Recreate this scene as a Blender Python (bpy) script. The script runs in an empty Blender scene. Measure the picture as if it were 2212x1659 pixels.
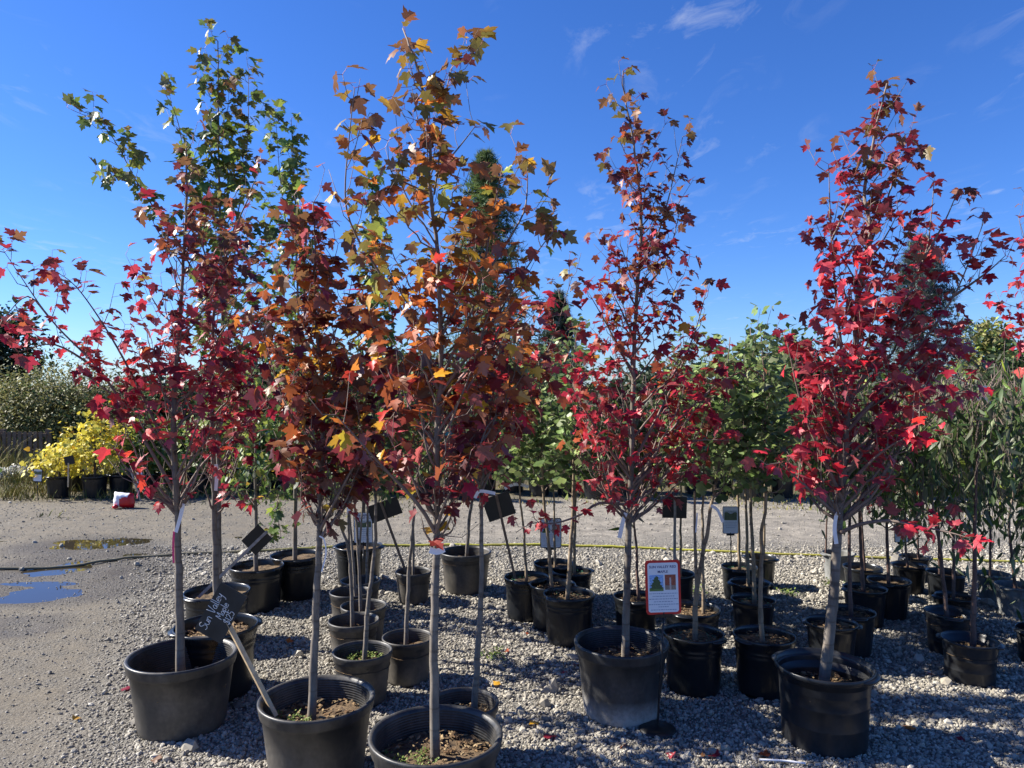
import bpy, math, random
import numpy as np
from mathutils import Vector, Matrix, noise as mnoise

# ------------------------------------------------------------------ camera, sky, sun, exposure
SC = bpy.context.scene
COL = SC.collection
R = math.radians
CAM_H = 1.65
F, CX, CY = 1609.0, 1106.0, 829.5          # focal length and centre, in units of a 2212 wide frame
cam_d = bpy.data.cameras.new('camera')
cam_d.sensor_width = 36.0
cam_d.lens = 36.0 * F / 2212.0
cam_d.clip_end = 2000.0
cam_d.clip_start = 0.05
cam = bpy.data.objects.new('camera', cam_d)
cam.location = (0, 0, CAM_H)
cam.rotation_euler = (R(90), 0, 0)
COL.objects.link(cam)
SC.camera = cam

SUN_EL, SUN_AZ = 36.0, -77.0               # azimuth measured from +Y towards +X
S = Vector((math.sin(R(SUN_AZ)) * math.cos(R(SUN_EL)), math.cos(R(SUN_AZ)) * math.cos(R(SUN_EL)), math.sin(R(SUN_EL))))
world = bpy.data.worlds.new('World')
SC.world = world
world.use_nodes = True
wn, wl = world.node_tree.nodes, world.node_tree.links
wn.clear()
w_out = wn.new('ShaderNodeOutputWorld')
w_bg = wn.new('ShaderNodeBackground')
w_bg.inputs['Strength'].default_value = 0.1
sky = wn.new('ShaderNodeTexSky')
sky.sky_type = 'NISHITA'
sky.sun_disc = False
sky.sun_elevation = R(SUN_EL)
sky.sun_rotation = R(SUN_AZ)
sky.altitude = 200.0
sky.air_density = 1.0
sky.dust_density = 0.15
sky.ozone_density = 4.0
hsv = wn.new('ShaderNodeHueSaturation')
hsv.inputs['Saturation'].default_value = 1.15
tint = wn.new('ShaderNodeMix'); tint.data_type = 'RGBA'; tint.blend_type = 'MULTIPLY'; tint.inputs['Factor'].default_value = 1.0
tint.inputs[7].default_value = (0.37, 0.49, 0.76, 1)          # the deep clean blue of this autumn sky
wl.new(sky.outputs['Color'], hsv.inputs['Color'])
wl.new(hsv.outputs['Color'], tint.inputs[6])
# thin cirrus all over the sky
tc = wn.new('ShaderNodeTexCoord')
sep = wn.new('ShaderNodeSeparateXYZ'); wl.new(tc.outputs['Generated'], sep.inputs[0])
zc = wn.new('ShaderNodeMath'); zc.operation = 'MAXIMUM'; zc.inputs[1].default_value = 0.04; wl.new(sep.outputs['Z'], zc.inputs[0])
dx = wn.new('ShaderNodeMath'); dx.operation = 'DIVIDE'; wl.new(sep.outputs['X'], dx.inputs[0]); wl.new(zc.outputs[0], dx.inputs[1])
dy = wn.new('ShaderNodeMath'); dy.operation = 'DIVIDE'; wl.new(sep.outputs['Y'], dy.inputs[0]); wl.new(zc.outputs[0], dy.inputs[1])
cmb = wn.new('ShaderNodeCombineXYZ'); wl.new(dx.outputs[0], cmb.inputs[0]); wl.new(dy.outputs[0], cmb.inputs[1])
mp = wn.new('ShaderNodeMapping'); mp.inputs['Scale'].default_value = (2.2, 1.0, 1.0); mp.inputs['Rotation'].default_value = (0, 0, 0.5)
mp.inputs['Location'].default_value = (6.6, 3.69, 0)
wl.new(cmb.outputs[0], mp.inputs[0])
n1 = wn.new('ShaderNodeTexNoise'); n1.inputs['Scale'].default_value = 2.6; n1.inputs['Detail'].default_value = 9; n1.inputs['Roughness'].default_value = 0.62
n1.inputs['Distortion'].default_value = 0.6
wl.new(mp.outputs[0], n1.inputs['Vector'])
n2 = wn.new('ShaderNodeTexNoise'); n2.inputs['Scale'].default_value = 0.55; n2.inputs['Detail'].default_value = 2
wl.new(mp.outputs[0], n2.inputs['Vector'])
r1 = wn.new('ShaderNodeMapRange'); r1.inputs[1].default_value = 0.54; r1.inputs[2].default_value = 0.9; wl.new(n1.outputs['Fac'], r1.inputs[0])
r2 = wn.new('ShaderNodeMapRange'); r2.inputs[1].default_value = 0.47; r2.inputs[2].default_value = 0.68; wl.new(n2.outputs['Fac'], r2.inputs[0])
mul = wn.new('ShaderNodeMath'); mul.operation = 'MULTIPLY'; wl.new(r1.outputs[0], mul.inputs[0]); wl.new(r2.outputs[0], mul.inputs[1])
mul2 = wn.new('ShaderNodeMath'); mul2.operation = 'MULTIPLY'; mul2.inputs[1].default_value = 0.6; wl.new(mul.outputs[0], mul2.inputs[0])
mixc = wn.new('ShaderNodeMix'); mixc.data_type = 'RGBA'
wl.new(mul2.outputs[0], mixc.inputs['Factor'])
wl.new(tint.outputs[2], mixc.inputs[6])
mixc.inputs[7].default_value = (3.4, 3.6, 4.0, 1)
wl.new(mixc.outputs[2], w_bg.inputs['Color'])
wl.new(w_bg.outputs[0], w_out.inputs[0])

sun_d = bpy.data.lights.new('sun', 'SUN')
sun_d.energy = 5.0
sun_d.angle = R(0.53)
sun_d.color = (1.0, 0.94, 0.84)
sun = bpy.data.objects.new('sun', sun_d)
sun.rotation_euler = S.to_track_quat('Z', 'Y').to_euler()
sun.location = (-20, 5, 20)
COL.objects.link(sun)
SC.view_settings.view_transform = 'Standard'
SC.view_settings.look = 'None'
SC.view_settings.exposure = 1.3
SC.view_settings.gamma = 1.0
SC.cycles.max_bounces = 6
SC.cycles.transparent_max_bounces = 4
SC.cycles.caustics_reflective = False
SC.cycles.caustics_refractive = False

rng = np.random.default_rng(7)
random.seed(7)


def P(u, v, Y):
    return np.array([(u - CX) / F * Y, Y, CAM_H - (v - CY) / F * Y])


def G(u, v, z=0.0):
    Y = (CAM_H - z) * F / (v - CY)
    return np.array([(u - CX) / F * Y, Y, z])


def nrm(a):
    a = np.asarray(a, float)
    return a / (np.linalg.norm(a) + 1e-12)


# ------------------------------------------------------------------ materials
def new_mat(name):
    m = bpy.data.materials.new(name)
    m.use_nodes = True
    n, l = m.node_tree.nodes, m.node_tree.links
    b = n['Principled BSDF']
    return m, n, l, b


def ramp(n, l, src, stops):
    r = n.new('ShaderNodeValToRGB')
    e = r.color_ramp.elements
    while len(e) < len(stops):
        e.new(0.5)
    for el, (p, c) in zip(e, stops):
        el.position = p
        el.color = (c[0], c[1], c[2], 1)
    l.new(src, r.inputs[0])
    return r


def tex(n, l, kind, scale, coord='Object', detail=4, **kw):
    t = n.new('ShaderNodeTex' + kind)
    if 'Scale' in t.inputs:
        t.inputs['Scale'].default_value = scale
    if 'Detail' in t.inputs:
        t.inputs['Detail'].default_value = detail
    for k, v in kw.items():
        t.inputs[k].default_value = v
    c = n.new('ShaderNodeTexCoord')
    l.new(c.outputs[coord], t.inputs['Vector'])
    return t


def mixrgb(n, l, fac, a, b, mode='MIX'):
    m = n.new('ShaderNodeMix')
    m.data_type = 'RGBA'
    m.blend_type = mode
    for src, i in ((fac, 'Factor'), (a, 6), (b, 7)):
        s = m.inputs[i]
        if hasattr(src, 'is_linked'):
            l.new(src, s)
        elif isinstance(src, (int, float)):
            s.default_value = src
        else:
            s.default_value = (src[0], src[1], src[2], 1)
    return m.outputs[2]


def mathn(n, l, op, a, b=None, c=None):
    m = n.new('ShaderNodeMath')
    m.operation = op
    for i, s in enumerate((a, b, c)):
        if s is None:
            continue
        if hasattr(s, 'is_linked'):
            l.new(s, m.inputs[i])
        else:
            m.inputs[i].default_value = s
    return m.outputs[0]


def bump(n, l, b, h, strength=0.4, dist=0.01):
    bp = n.new('ShaderNodeBump')
    bp.inputs['Strength'].default_value = strength
    bp.inputs['Distance'].default_value = dist
    l.new(h, bp.inputs['Height'])
    l.new(bp.outputs[0], b.inputs['Normal'])


def leaf_material(name, source, trans=0.30, pale=0.22, rough=0.42):
    m, n, l, b = new_mat(name)
    if source == 'object':
        oi = n.new('ShaderNodeObjectInfo')
        col = oi.outputs['Color']
    else:
        at = n.new('ShaderNodeAttribute')
        at.attribute_name = 'Col'
        col = at.outputs['Color']
    nz = tex(n, l, 'Noise', 35.0, detail=2)
    dark = mixrgb(n, l, nz.outputs['Fac'], (0.62, 0.62, 0.62), (1.3, 1.3, 1.3))
    col = mixrgb(n, l, 1.0, col, dark, 'MULTIPLY')
    geo = n.new('ShaderNodeNewGeometry')
    # the underside of these leaves is paler, greyer
    under = mixrgb(n, l, pale, col, (0.42, 0.36, 0.33))
    face = mixrgb(n, l, geo.outputs['Backfacing'], col, under)
    l.new(face, b.inputs['Base Color'])
    b.inputs['Roughness'].default_value = rough
    b.inputs['Specular IOR Level'].default_value = 0.42
    tr = n.new('ShaderNodeBsdfTranslucent')
    g = n.new('ShaderNodeGamma')
    g.inputs[1].default_value = 0.8
    l.new(col, g.inputs[0])
    l.new(g.outputs[0], tr.inputs['Color'])
    mx = n.new('ShaderNodeMixShader')
    mx.inputs[0].default_value = trans
    l.new(b.outputs[0], mx.inputs[1])
    l.new(tr.outputs[0], mx.inputs[2])
    l.new(mx.outputs[0], n['Material Output'].inputs[0])
    return m


M = {}
M['leaf_single'] = leaf_material('leaf_single', 'object', rough=.47)
M['leaf_mass'] = leaf_material('leaf_mass', 'attr', rough=.47)
M['leaf_far'] = leaf_material('leaf_far', 'attr', trans=0.25, pale=0.1, rough=0.6)


def bark_material(name, c0, c1, c2):
    m, n, l, b = new_mat(name)
    t = tex(n, l, 'Noise', 18.0, detail=6, Roughness=0.65)
    mp_ = n.new('ShaderNodeMapping')
    mp_.inputs['Scale'].default_value = (1, 1, 0.35)
    c = n.new('ShaderNodeTexCoord')
    l.new(c.outputs['Object'], mp_.inputs[0])
    l.new(mp_.outputs[0], t.inputs['Vector'])
    t2 = tex(n, l, 'Noise', 9.0, detail=2)
    r = ramp(n, l, t.outputs['Fac'], [(0.3, c0), (0.52, c1), (0.75, c2)])
    band = tex(n, l, 'Noise', 30.0, detail=2)
    mp2 = n.new('ShaderNodeMapping')
    mp2.inputs['Scale'].default_value = (0.15, 0.15, 1.3)
    l.new(c.outputs['Object'], mp2.inputs[0])
    l.new(mp2.outputs[0], band.inputs['Vector'])
    br = ramp(n, l, band.outputs['Fac'], [(0.36, (0.55, 0.5, 0.45)), (0.46, (1, 1, 1))])
    col = mixrgb(n, l, 0.8, r.outputs[0], br.outputs[0], 'MULTIPLY')
    l.new(col, b.inputs['Base Color'])
    b.inputs['Roughness'].default_value = 0.8
    bump(n, l, b, t.outputs['Fac'], 0.5, 0.004)
    return m


M['bark'] = bark_material('maple_bark', (0.08, 0.066, 0.054), (0.17, 0.145, 0.118), (0.26, 0.225, 0.185))
M['bark_tan'] = bark_material('tan_bark', (0.11, 0.08, 0.05), (0.24, 0.18, 0.115), (0.34, 0.27, 0.19))
M['bark_dark'] = bark_material('cherry_bark', (0.05, 0.03, 0.025), (0.12, 0.07, 0.055), (0.22, 0.15, 0.12))
M['bark_far'] = bark_material('far_bark', (0.03, 0.025, 0.02), (0.07, 0.055, 0.04), (0.12, 0.1, 0.08))


def plain(name, col, rough=0.6, spec=0.4, metal=0.0, var=0.0, scale=20.0):
    m, n, l, b = new_mat(name)
    b.inputs['Roughness'].default_value = rough
    b.inputs['Specular IOR Level'].default_value = spec
    b.inputs['Metallic'].default_value = metal
    if var:
        t = tex(n, l, 'Noise', scale, detail=5)
        lo = tuple(c * (1 - var) for c in col)
        hi = tuple(min(1, c * (1 + var)) for c in col)
        r = ramp(n, l, t.outputs['Fac'], [(0.3, lo), (0.7, hi)])
        l.new(r.outputs[0], b.inputs['Base Color'])
    else:
        b.inputs['Base Color'].default_value = (*col, 1)
    return m


M['twig'] = plain('twig', (0.18, 0.135, 0.11), 0.75, var=0.35)
M['petiole'] = plain('petiole', (0.25, 0.03, 0.035), 0.5)
M['petiole_green'] = plain('petiole_green', (0.12, 0.13, 0.03), 0.5)


def pot_material(name, base, rough, dust_amt, dust_col=(0.25, 0.22, 0.18), foot=0.0):
    m, n, l, b = new_mat(name)
    t = tex(n, l, 'Noise', 5.0, detail=8, Roughness=0.7)
    mp_ = n.new('ShaderNodeMapping')
    c = n.new('ShaderNodeTexCoord')
    mp_.inputs['Scale'].default_value = (1.0, 1.0, 0.6)
    oi = n.new('ShaderNodeObjectInfo')
    cb = n.new('ShaderNodeCombineXYZ')
    rm = mathn(n, l, 'MULTIPLY', oi.outputs['Random'], 37.0)
    l.new(rm, cb.inputs[0]); l.new(rm, cb.inputs[2])
    l.new(cb.outputs[0], mp_.inputs['Location'])
    l.new(c.outputs['Object'], mp_.inputs[0])
    l.new(mp_.outputs[0], t.inputs['Vector'])
    fine = tex(n, l, 'Noise', 55.0, detail=4)
    sp = n.new('ShaderNodeSeparateXYZ')
    l.new(c.outputs['Object'], sp.inputs[0])
    low = n.new('ShaderNodeMapRange')
    low.inputs[1].default_value = 0.30; low.inputs[2].default_value = 0.02
    low.inputs[3].default_value = 0.0; low.inputs[4].default_value = 1.0
    l.new(sp.outputs['Z'], low.inputs[0])
    d = n.new('ShaderNodeMapRange')
    d.inputs[1].default_value = 0.42; d.inputs[2].default_value = 0.78
    l.new(t.outputs['Fac'], d.inputs[0])
    amt = mathn(n, l, 'MULTIPLY', d.outputs[0], dust_amt)
    lowf = mathn(n, l, 'MULTIPLY', low.outputs[0], dust_amt * 0.55)
    amt = mathn(n, l, 'ADD', amt, lowf)
    if foot:
        ft = n.new('ShaderNodeMapRange')
        ft.inputs[1].default_value = 0.13; ft.inputs[2].default_value = 0.03
        l.new(sp.outputs['Z'], ft.inputs[0])
        ff = mathn(n, l, 'MULTIPLY', ft.outputs[0], foot)
        ff = mathn(n, l, 'MULTIPLY', ff, mathn(n, l, 'MULTIPLY', t.outputs['Fac'], 1.8))
        amt = mathn(n, l, 'ADD', amt, ff)
    amt = mathn(n, l, 'MULTIPLY', amt, mathn(n, l, 'ADD', fine.outputs['Fac'], 0.45))
    amt = mathn(n, l, 'MINIMUM', amt, 0.9)
    l.new(mixrgb(n, l, amt, base, dust_col), b.inputs['Base Color'])
    rr = mathn(n, l, 'ADD', mathn(n, l, 'MULTIPLY', amt, 0.5), rough)
    l.new(rr, b.inputs['Roughness'])
    b.inputs['Specular IOR Level'].default_value = 0.45
    bump(n, l, b, fine.outputs['Fac'], 0.12, 0.003)
    return m


M['pot_a'] = pot_material('grey_black_pot', (0.013, 0.0145, 0.017), 0.40, 0.45)
M['pot_foot'] = pot_material('dusty_footed_pot', (0.013, 0.0145, 0.017), 0.42, 0.16, (0.42, 0.40, 0.37), foot=0.95)
M['pot_b'] = pot_material('black_pot', (0.009, 0.010, 0.012), 0.34, 0.09, (.22, .23, .25))
M['pot_c'] = pot_material('glossy_black_pot', (0.007, 0.008, 0.0095), 0.27, 0.06, (.20, .215, .235))
M['pot_d'] = pot_material('weathered_grey_pot', (0.04, 0.042, 0.042), 0.5, 0.75, (0.33, 0.33, 0.31))


def soil_material(name, cols, scale=60.0):
    m, n, l, b = new_mat(name)
    t = tex(n, l, 'Voronoi', scale)
    t2 = tex(n, l, 'Noise', 14.0, detail=6)
    sp = n.new('ShaderNodeSeparateColor')
    l.new(t.outputs['Color'], sp.inputs[0])
    f = mathn(n, l, 'ADD', mathn(n, l, 'MULTIPLY', sp.outputs[0], 0.55), mathn(n, l, 'MULTIPLY', t2.outputs['Fac'], 0.5))
    r = ramp(n, l, f, [(0.2, cols[0]), (0.5, cols[1]), (0.85, cols[2])])
    l.new(r.outputs[0], b.inputs['Base Color'])
    b.inputs['Roughness'].default_value = 0.95
    bump(n, l, b, f, 1.0, 0.012)
    return m


M['soil'] = soil_material('bark_mulch_soil', [(0.018, 0.012, 0.008), (0.06, 0.038, 0.02), (0.16, 0.105, 0.055)])


def island_material(name, cols, rough=0.9, uses='island'):
    m, n, l, b = new_mat(name)
    if uses == 'island':
        g = n.new('ShaderNodeNewGeometry')
        s = g.outputs['Random Per Island']
    else:
        g = n.new('ShaderNodeObjectInfo')
        s = g.outputs['Random']
    k = len(cols) - 1
    r = ramp(n, l, s, [(i / k, c) for i, c in enumerate(cols)])
    l.new(r.outputs[0], b.inputs['Base Color'])
    b.inputs['Roughness'].default_value = rough
    b.inputs['Specular IOR Level'].default_value = 0.25
    return m


M['chips'] = island_material('bark_chips', [(0.04, 0.025, 0.015), (0.12, 0.07, 0.035), (0.22, 0.14, 0.07), (0.33, 0.24, 0.13), (0.08, 0.05, 0.03)])
M['stone'] = island_material('crushed_stone', [(0.19, 0.175, 0.15), (0.36, 0.33, 0.275), (0.25, 0.23, 0.195), (0.50, 0.465, 0.39), (0.31, 0.28, 0.225), (0.14, 0.13, 0.115), (0.41, 0.375, 0.305)], uses='object')
M['weed'] = island_material('weed_green', [(0.05, 0.09, 0.02), (0.12, 0.18, 0.03), (0.2, 0.22, 0.06)], 0.6)
M['pellets'] = island_material('fertiliser_green', [(0.02, 0.10, 0.06), (0.03, 0.17, 0.10), (0.06, 0.22, 0.13)], 0.5)
M['grass'] = island_material('dry_grass', [(0.10, 0.12, 0.025), (0.24, 0.21, 0.06), (0.15, 0.17, 0.03), (0.33, 0.26, 0.11), (0.20, 0.16, 0.06)], 0.8)
M['white_tag'] = plain('white_plastic_tag', (0.78, 0.78, 0.80), 0.45)
M['cyan_tag'] = plain('cyan_plastic', (0.05, 0.45, 0.52), 0.4)
M['pink_tape'] = plain('pink_tape', (0.75, 0.05, 0.18), 0.4)
M['wood_new'] = plain('pale_pine', (0.58, 0.43, 0.25), 0.7, var=0.25, scale=30)
M['wood_grey'] = plain('grey_wood', (0.30, 0.27, 0.24), 0.8, var=0.3, scale=30)
M['wood_brown'] = plain('brown_wood', (0.16, 0.11, 0.075), 0.8, var=0.3, scale=30)
M['chalkboard'] = plain('chalkboard', (0.018, 0.021, 0.023), 0.55, var=0.4, scale=14)
M['black_board'] = plain('black_board', (0.008, 0.008, 0.009), 0.35, var=0.5, scale=10)
M['chalk'] = plain('white_chalk', (0.75, 0.75, 0.73), 0.9)
M['red_frame'] = plain('red_plastic', (0.55, 0.008, 0.015), 0.32, 0.5)
M['black_frame'] = plain('black_plastic', (0.012, 0.012, 0.013), 0.4)
M['paper'] = plain('white_paper', (0.74, 0.76, 0.80), 0.5)
M['ink_blue'] = plain('blue_ink', (0.035, 0.035, 0.16), 0.6)
M['ink_grey'] = plain('grey_ink', (0.25, 0.30, 0.42), 0.6)
M['steel'] = plain('black_steel', (0.02, 0.02, 0.022), 0.45, metal=0.3)


def attr_material(name, rough=0.5):
    m, n, l, b = new_mat(name)
    at = n.new('ShaderNodeAttribute')
    at.attribute_name = 'Col'
    l.new(at.outputs['Color'], b.inputs['Base Color'])
    b.inputs['Roughness'].default_value = rough
    return m


M['print'] = attr_material('printed_photo')


# ------------------------------------------------------------------ mesh builders
def mesh_from(name, verts, faces, mats, mat_idx=None, smooth=False):
    me = bpy.data.meshes.new(name)
    me.from_pydata([tuple(map(float, v)) for v in verts], [], faces)
    if not isinstance(mats, (list, tuple)):
        mats = [mats]
    for m in mats:
        me.materials.append(m)
    if mat_idx is not None:
        me.polygons.foreach_set('material_index', np.asarray(mat_idx, np.int32))
    if smooth:
        me.polygons.foreach_set('use_smooth', np.ones(len(me.polygons), bool))
    me.update()
    return me


def link(name, me, parent=None, loc=(0, 0, 0), kind=None):
    o = bpy.data.objects.new(name, me)
    COL.objects.link(o)
    o.location = loc
    if parent is not None:
        o.parent = parent
    if kind:
        o['kind'] = kind
    return o


def tag(o, label, cat, group=None, kind=None):
    o['label'] = label
    if cat:
        o['category'] = cat
    if group:
        o['group'] = group
    if kind:
        o['kind'] = kind
    return o


def thing(name, label, cat, loc, group=None):
    o = bpy.data.objects.new(name, None)
    COL.objects.link(o)
    o.location = tuple(map(float, loc))
    o.empty_display_size = 0.1
    return tag(o, label, cat, group)


class Wood:
    """collects tapered tubes"""
    def __init__(self):
        self.v, self.f, self.m = [], [], []

    def tube(self, pts, radii, n=6, mat=0, cap=True):
        pts = np.asarray(pts, float)
        k = len(pts)
        base = len(self.v)
        t = np.gradient(pts, axis=0)
        t /= (np.linalg.norm(t, axis=1, keepdims=True) + 1e-9)
        ref = np.array([0.0, 1.0, 0.0]) if abs(t[0][1]) < 0.9 else np.array([1.0, 0, 0])
        ang = np.arange(n) * 2 * math.pi / n
        ca, sa = np.cos(ang), np.sin(ang)
        for i in range(k):
            a = nrm(np.cross(t[i], ref))
            b = np.cross(t[i], a)
            ring = pts[i] + radii[i] * (ca[:, None] * a + sa[:, None] * b)
            self.v.extend(ring.tolist())
        for i in range(k - 1):
            for j in range(n):
                j2 = (j + 1) % n
                self.f.append((base + i * n + j, base + i * n + j2, base + (i + 1) * n + j2, base + (i + 1) * n + j))
                self.m.append(mat)
        if cap:
            self.f.append(tuple(base + (k - 1) * n + j for j in range(n)))
            self.m.append(mat)

    def build(self, name, mats, parent, off, smooth=True):
        v = np.asarray(self.v) - np.asarray(off)
        return link(name, mesh_from(name, v, self.f, mats, self.m, smooth), parent)


def catmull(pts, step):
    pts = [np.asarray(p, float) for p in pts]
    if len(pts) < 3:
        n = max(2, int(np.linalg.norm(pts[1] - pts[0]) / step) + 1)
        return np.array([pts[0] + (pts[1] - pts[0]) * i / (n - 1) for i in range(n)])
    ext = [2 * pts[0] - pts[1]] + pts + [2 * pts[-1] - pts[-2]]
    out = []
    for i in range(1, len(ext) - 2):
        p0, p1, p2, p3 = ext[i - 1:i + 3]
        n = max(2, int(np.linalg.norm(p2 - p1) / step) + 1)
        for j in range(n):
            s = j / n
            out.append(0.5 * ((2 * p1) + (-p0 + p2) * s + (2 * p0 - 5 * p1 + 4 * p2 - p3) * s * s + (-p0 + 3 * p1 - 3 * p2 + p3) * s ** 3))
    out.append(ext[-2])
    return np.array(out)


# leaf shapes: base at the origin, tip towards +Y, upper face towards +Z
def sym(half, mid):
    """half: right outline points; mid: [(y)] midrib; returns verts and a list of faces given as index pairs later"""
    return half, mid


def shape_maple(fold, curl, wob):
    a = [(.13, -.07), (.35, .03), (.29, .16), (.42, .27), (.60, .53), (.45, .50), (.36, .55), (.18, .50), (.27, .72), (.15, .76)]
    mid = [0.0, .22, .48, 1.0]
    v = [(0, y) for y in mid] + [(x, y) for x, y in a] + [(-x, y) for x, y in a]
    n = len(a)
    A = lambda i: 4 + i
    B = lambda i: 4 + n + i
    f = []
    for k, s in ((A, 1), (B, -1)):
        for fc in ([0, k(0), k(1), k(2), 1], [1, k(2), k(3), k(4), k(5), k(6), k(7), 2], [2, k(7), k(8), k(9), 3]):
            f.append(fc if s == 1 else fc[::-1])
    return finish_shape(v, f, fold, curl, wob)


def finish_shape(v, f, fold, curl, wob):
    out = []
    for i, (x, y) in enumerate(v):
        z = fold * abs(x) - curl * y * y + wob * math.sin(7 * x + 3 * y)
        out.append((x, y, z))
    return np.array(out), f


def shape_ginkgo(fold, curl, wob):
    v = [(0, 0), (.0, .62), (.12, .78), (.34, .80), (.55, .62), (.60, .42), (-.12, .78), (-.34, .80), (-.55, .62), (-.60, .42)]
    f = [[0, 5, 4, 3, 2, 1], [0, 1, 6, 7, 8, 9]]
    return finish_shape(v, f, fold, curl, wob)


def shape_oval(fold, curl, wob, w=.28):
    v = [(0, 0), (0, .5), (0, 1.0), (w * .8, .25), (w, .52), (w * .55, .82), (-w * .8, .25), (-w, .52), (-w * .55, .82)]
    f = [[0, 3, 4, 1], [1, 4, 5, 2], [0, 1, 7, 6], [1, 2, 8, 7]]
    return finish_shape(v, f, fold, curl, wob)


def shape_heart(fold, curl, wob):
    v = [(0, 0), (0, .5), (0, 1.0), (.25, -.1), (.5, .1), (.5, .4), (.25, .75), (-.25, -.1), (-.5, .1), (-.5, .4), (-.25, .75)]
    f = [[0, 3, 4, 5, 1], [1, 5, 6, 2], [0, 1, 9, 8, 7], [1, 2, 10, 9]]
    return finish_shape(v, f, fold, curl, wob)


def shape_lance(fold, curl, wob):
    return shape_oval(fold, curl, wob, w=.12)


def shape_quad(fold, curl, wob):
    v = [(0, 0), (.3, .4), (0, 1.0), (-.3, .4)]
    return finish_shape(v, [[0, 1, 2], [0, 2, 3]], fold, curl, wob)


def shape_tuft(fold, curl, wob):
    v = [(-.06, 0), (.06, 0), (0, 1), (0, .1), (.32, .75), (.1, .15), (-.32, .75), (-.1, .15)]
    return finish_shape(v, [[0, 1, 2], [3, 5, 4], [3, 6, 7]], fold, curl, wob)


def variants(fn, n, fold=(-.12, .55), curl=(-.1, .45), wob=.07):
    r = random.Random(3)
    return [fn(r.uniform(*fold), r.uniform(*curl), r.uniform(-wob, wob)) for _ in range(n)]


SH = {'maple': variants(shape_maple, 8), 'ginkgo': variants(shape_ginkgo, 4), 'oval': variants(shape_oval, 4), 'heart': variants(shape_heart, 4),
      'lance': variants(shape_lance, 4, curl=(.05, .35)), 'quad': variants(shape_quad, 2), 'tuft': variants(shape_tuft, 2)}
LEAF_MESH = {}
for kind_ in ('maple', 'ginkgo', 'oval', 'lance'):
    LEAF_MESH[kind_] = [mesh_from('leaf', v_, f_, M['leaf_single']) for v_, f_ in SH[kind_]]


def frames(d, nrml):
    d = d / (np.linalg.norm(d, axis=1, keepdims=True) + 1e-9)
    nrml = nrml - (nrml * d).sum(1, keepdims=True) * d
    nrml = nrml / (np.linalg.norm(nrml, axis=1, keepdims=True) + 1e-9)
    x = np.cross(d, nrml)
    return np.stack([x, d, nrml], axis=2)          # columns


def leaf_mass(name, kind, pos, rot, size, col, mat, parent, off):
    """one mesh with all the leaves given"""
    vs, li, ls, lt, cs = [], [], [], [], []
    nv = 0
    nl = 0
    var = SH[kind]
    which = np.arange(len(pos)) % len(var)
    for k, (sv, sf) in enumerate(var):
        idx = np.where(which == k)[0]
        if len(idx) == 0:
            continue
        w = np.einsum('nij,vj->nvi', rot[idx], sv) * size[idx][:, None, None] + pos[idx][:, None, :]
        vs.append(w.reshape(-1, 3))
        cs.append(np.repeat(col[idx], len(sv), axis=0))
        loops = np.concatenate([np.array(f) for f in sf])
        lens = np.array([len(f) for f in sf])
        starts = np.concatenate([[0], np.cumsum(lens)[:-1]])
        n = len(idx)
        offs = nv + np.arange(n) * len(sv)
        li.append((loops[None, :] + offs[:, None]).ravel())
        ls.append((starts[None, :] + nl + (np.arange(n) * len(loops))[:, None]).ravel())
        lt.append(np.tile(lens, n))
        nv += n * len(sv)
        nl += n * len(loops)
    v = np.concatenate(vs) - np.asarray(off)
    me = bpy.data.meshes.new(name)
    me.vertices.add(len(v))
    me.vertices.foreach_set('co', v.astype(np.float32).ravel())
    li = np.concatenate(li); ls = np.concatenate(ls); lt = np.concatenate(lt)
    me.loops.add(len(li))
    me.loops.foreach_set('vertex_index', li.astype(np.int32))
    me.polygons.add(len(ls))
    me.polygons.foreach_set('loop_start', ls.astype(np.int32))
    me.polygons.foreach_set('loop_total', lt.astype(np.int32))
    at = me.attributes.new('Col', 'FLOAT_COLOR', 'POINT')
    c = np.concatenate(cs)
    c4 = np.ones((len(c), 4), np.float32)
    c4[:, :3] = c
    at.data.foreach_set('color', c4.ravel())
    me.materials.append(mat)
    me.update(calc_edges=True)
    me.validate()
    return link(name, me, parent, kind='stuff')


# ------------------------------------------------------------------ colours of leaves
C = dict(red=(.50, .018, .03), scarlet=(.62, .03, .02), crimson=(.34, .012, .03), wine=(.16, .012, .02), maroon=(.075, .012, .016), rose=(.45, .07, .09),
         bronze=(.20, .085, .03), olive=(.16, .14, .025), green=(.10, .17, .025), lime=(.24, .30, .035), yellow=(.66, .47, .03), gold=(.62, .33, .02),
         orange=(.66, .17, .02), rust=(.36, .075, .02), dgreen=(.035, .07, .015), ggreen=(.12, .19, .05), pgreen=(.24, .31, .09), mgreen=(.06, .105, .03))


def pick_colors(stops, t, g):
    """stops: [(t, {name: weight})]; t in 0..1 for each leaf"""
    names = sorted({k for _, d in stops for k in d})
    ts = [s for s, _ in stops]
    w = np.stack([np.interp(t, ts, [d.get(k, 0) for _, d in stops]) for k in names], 1)
    w /= w.sum(1, keepdims=True)
    cw = np.cumsum(w, 1)
    r = g.random(len(t))[:, None]
    i = (r > cw).sum(1).clip(0, len(names) - 1)
    base = np.array([C[k] for k in names])[i]
    j = g.integers(0, len(names), len(t))
    other = base[g.permutation(len(t))]
    mixf = g.random(len(t))[:, None] * 0.22
    c = base * (1 - mixf) + other * mixf
    return c * np.exp(g.normal(0, 0.22, (len(t), 1)))


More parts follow.
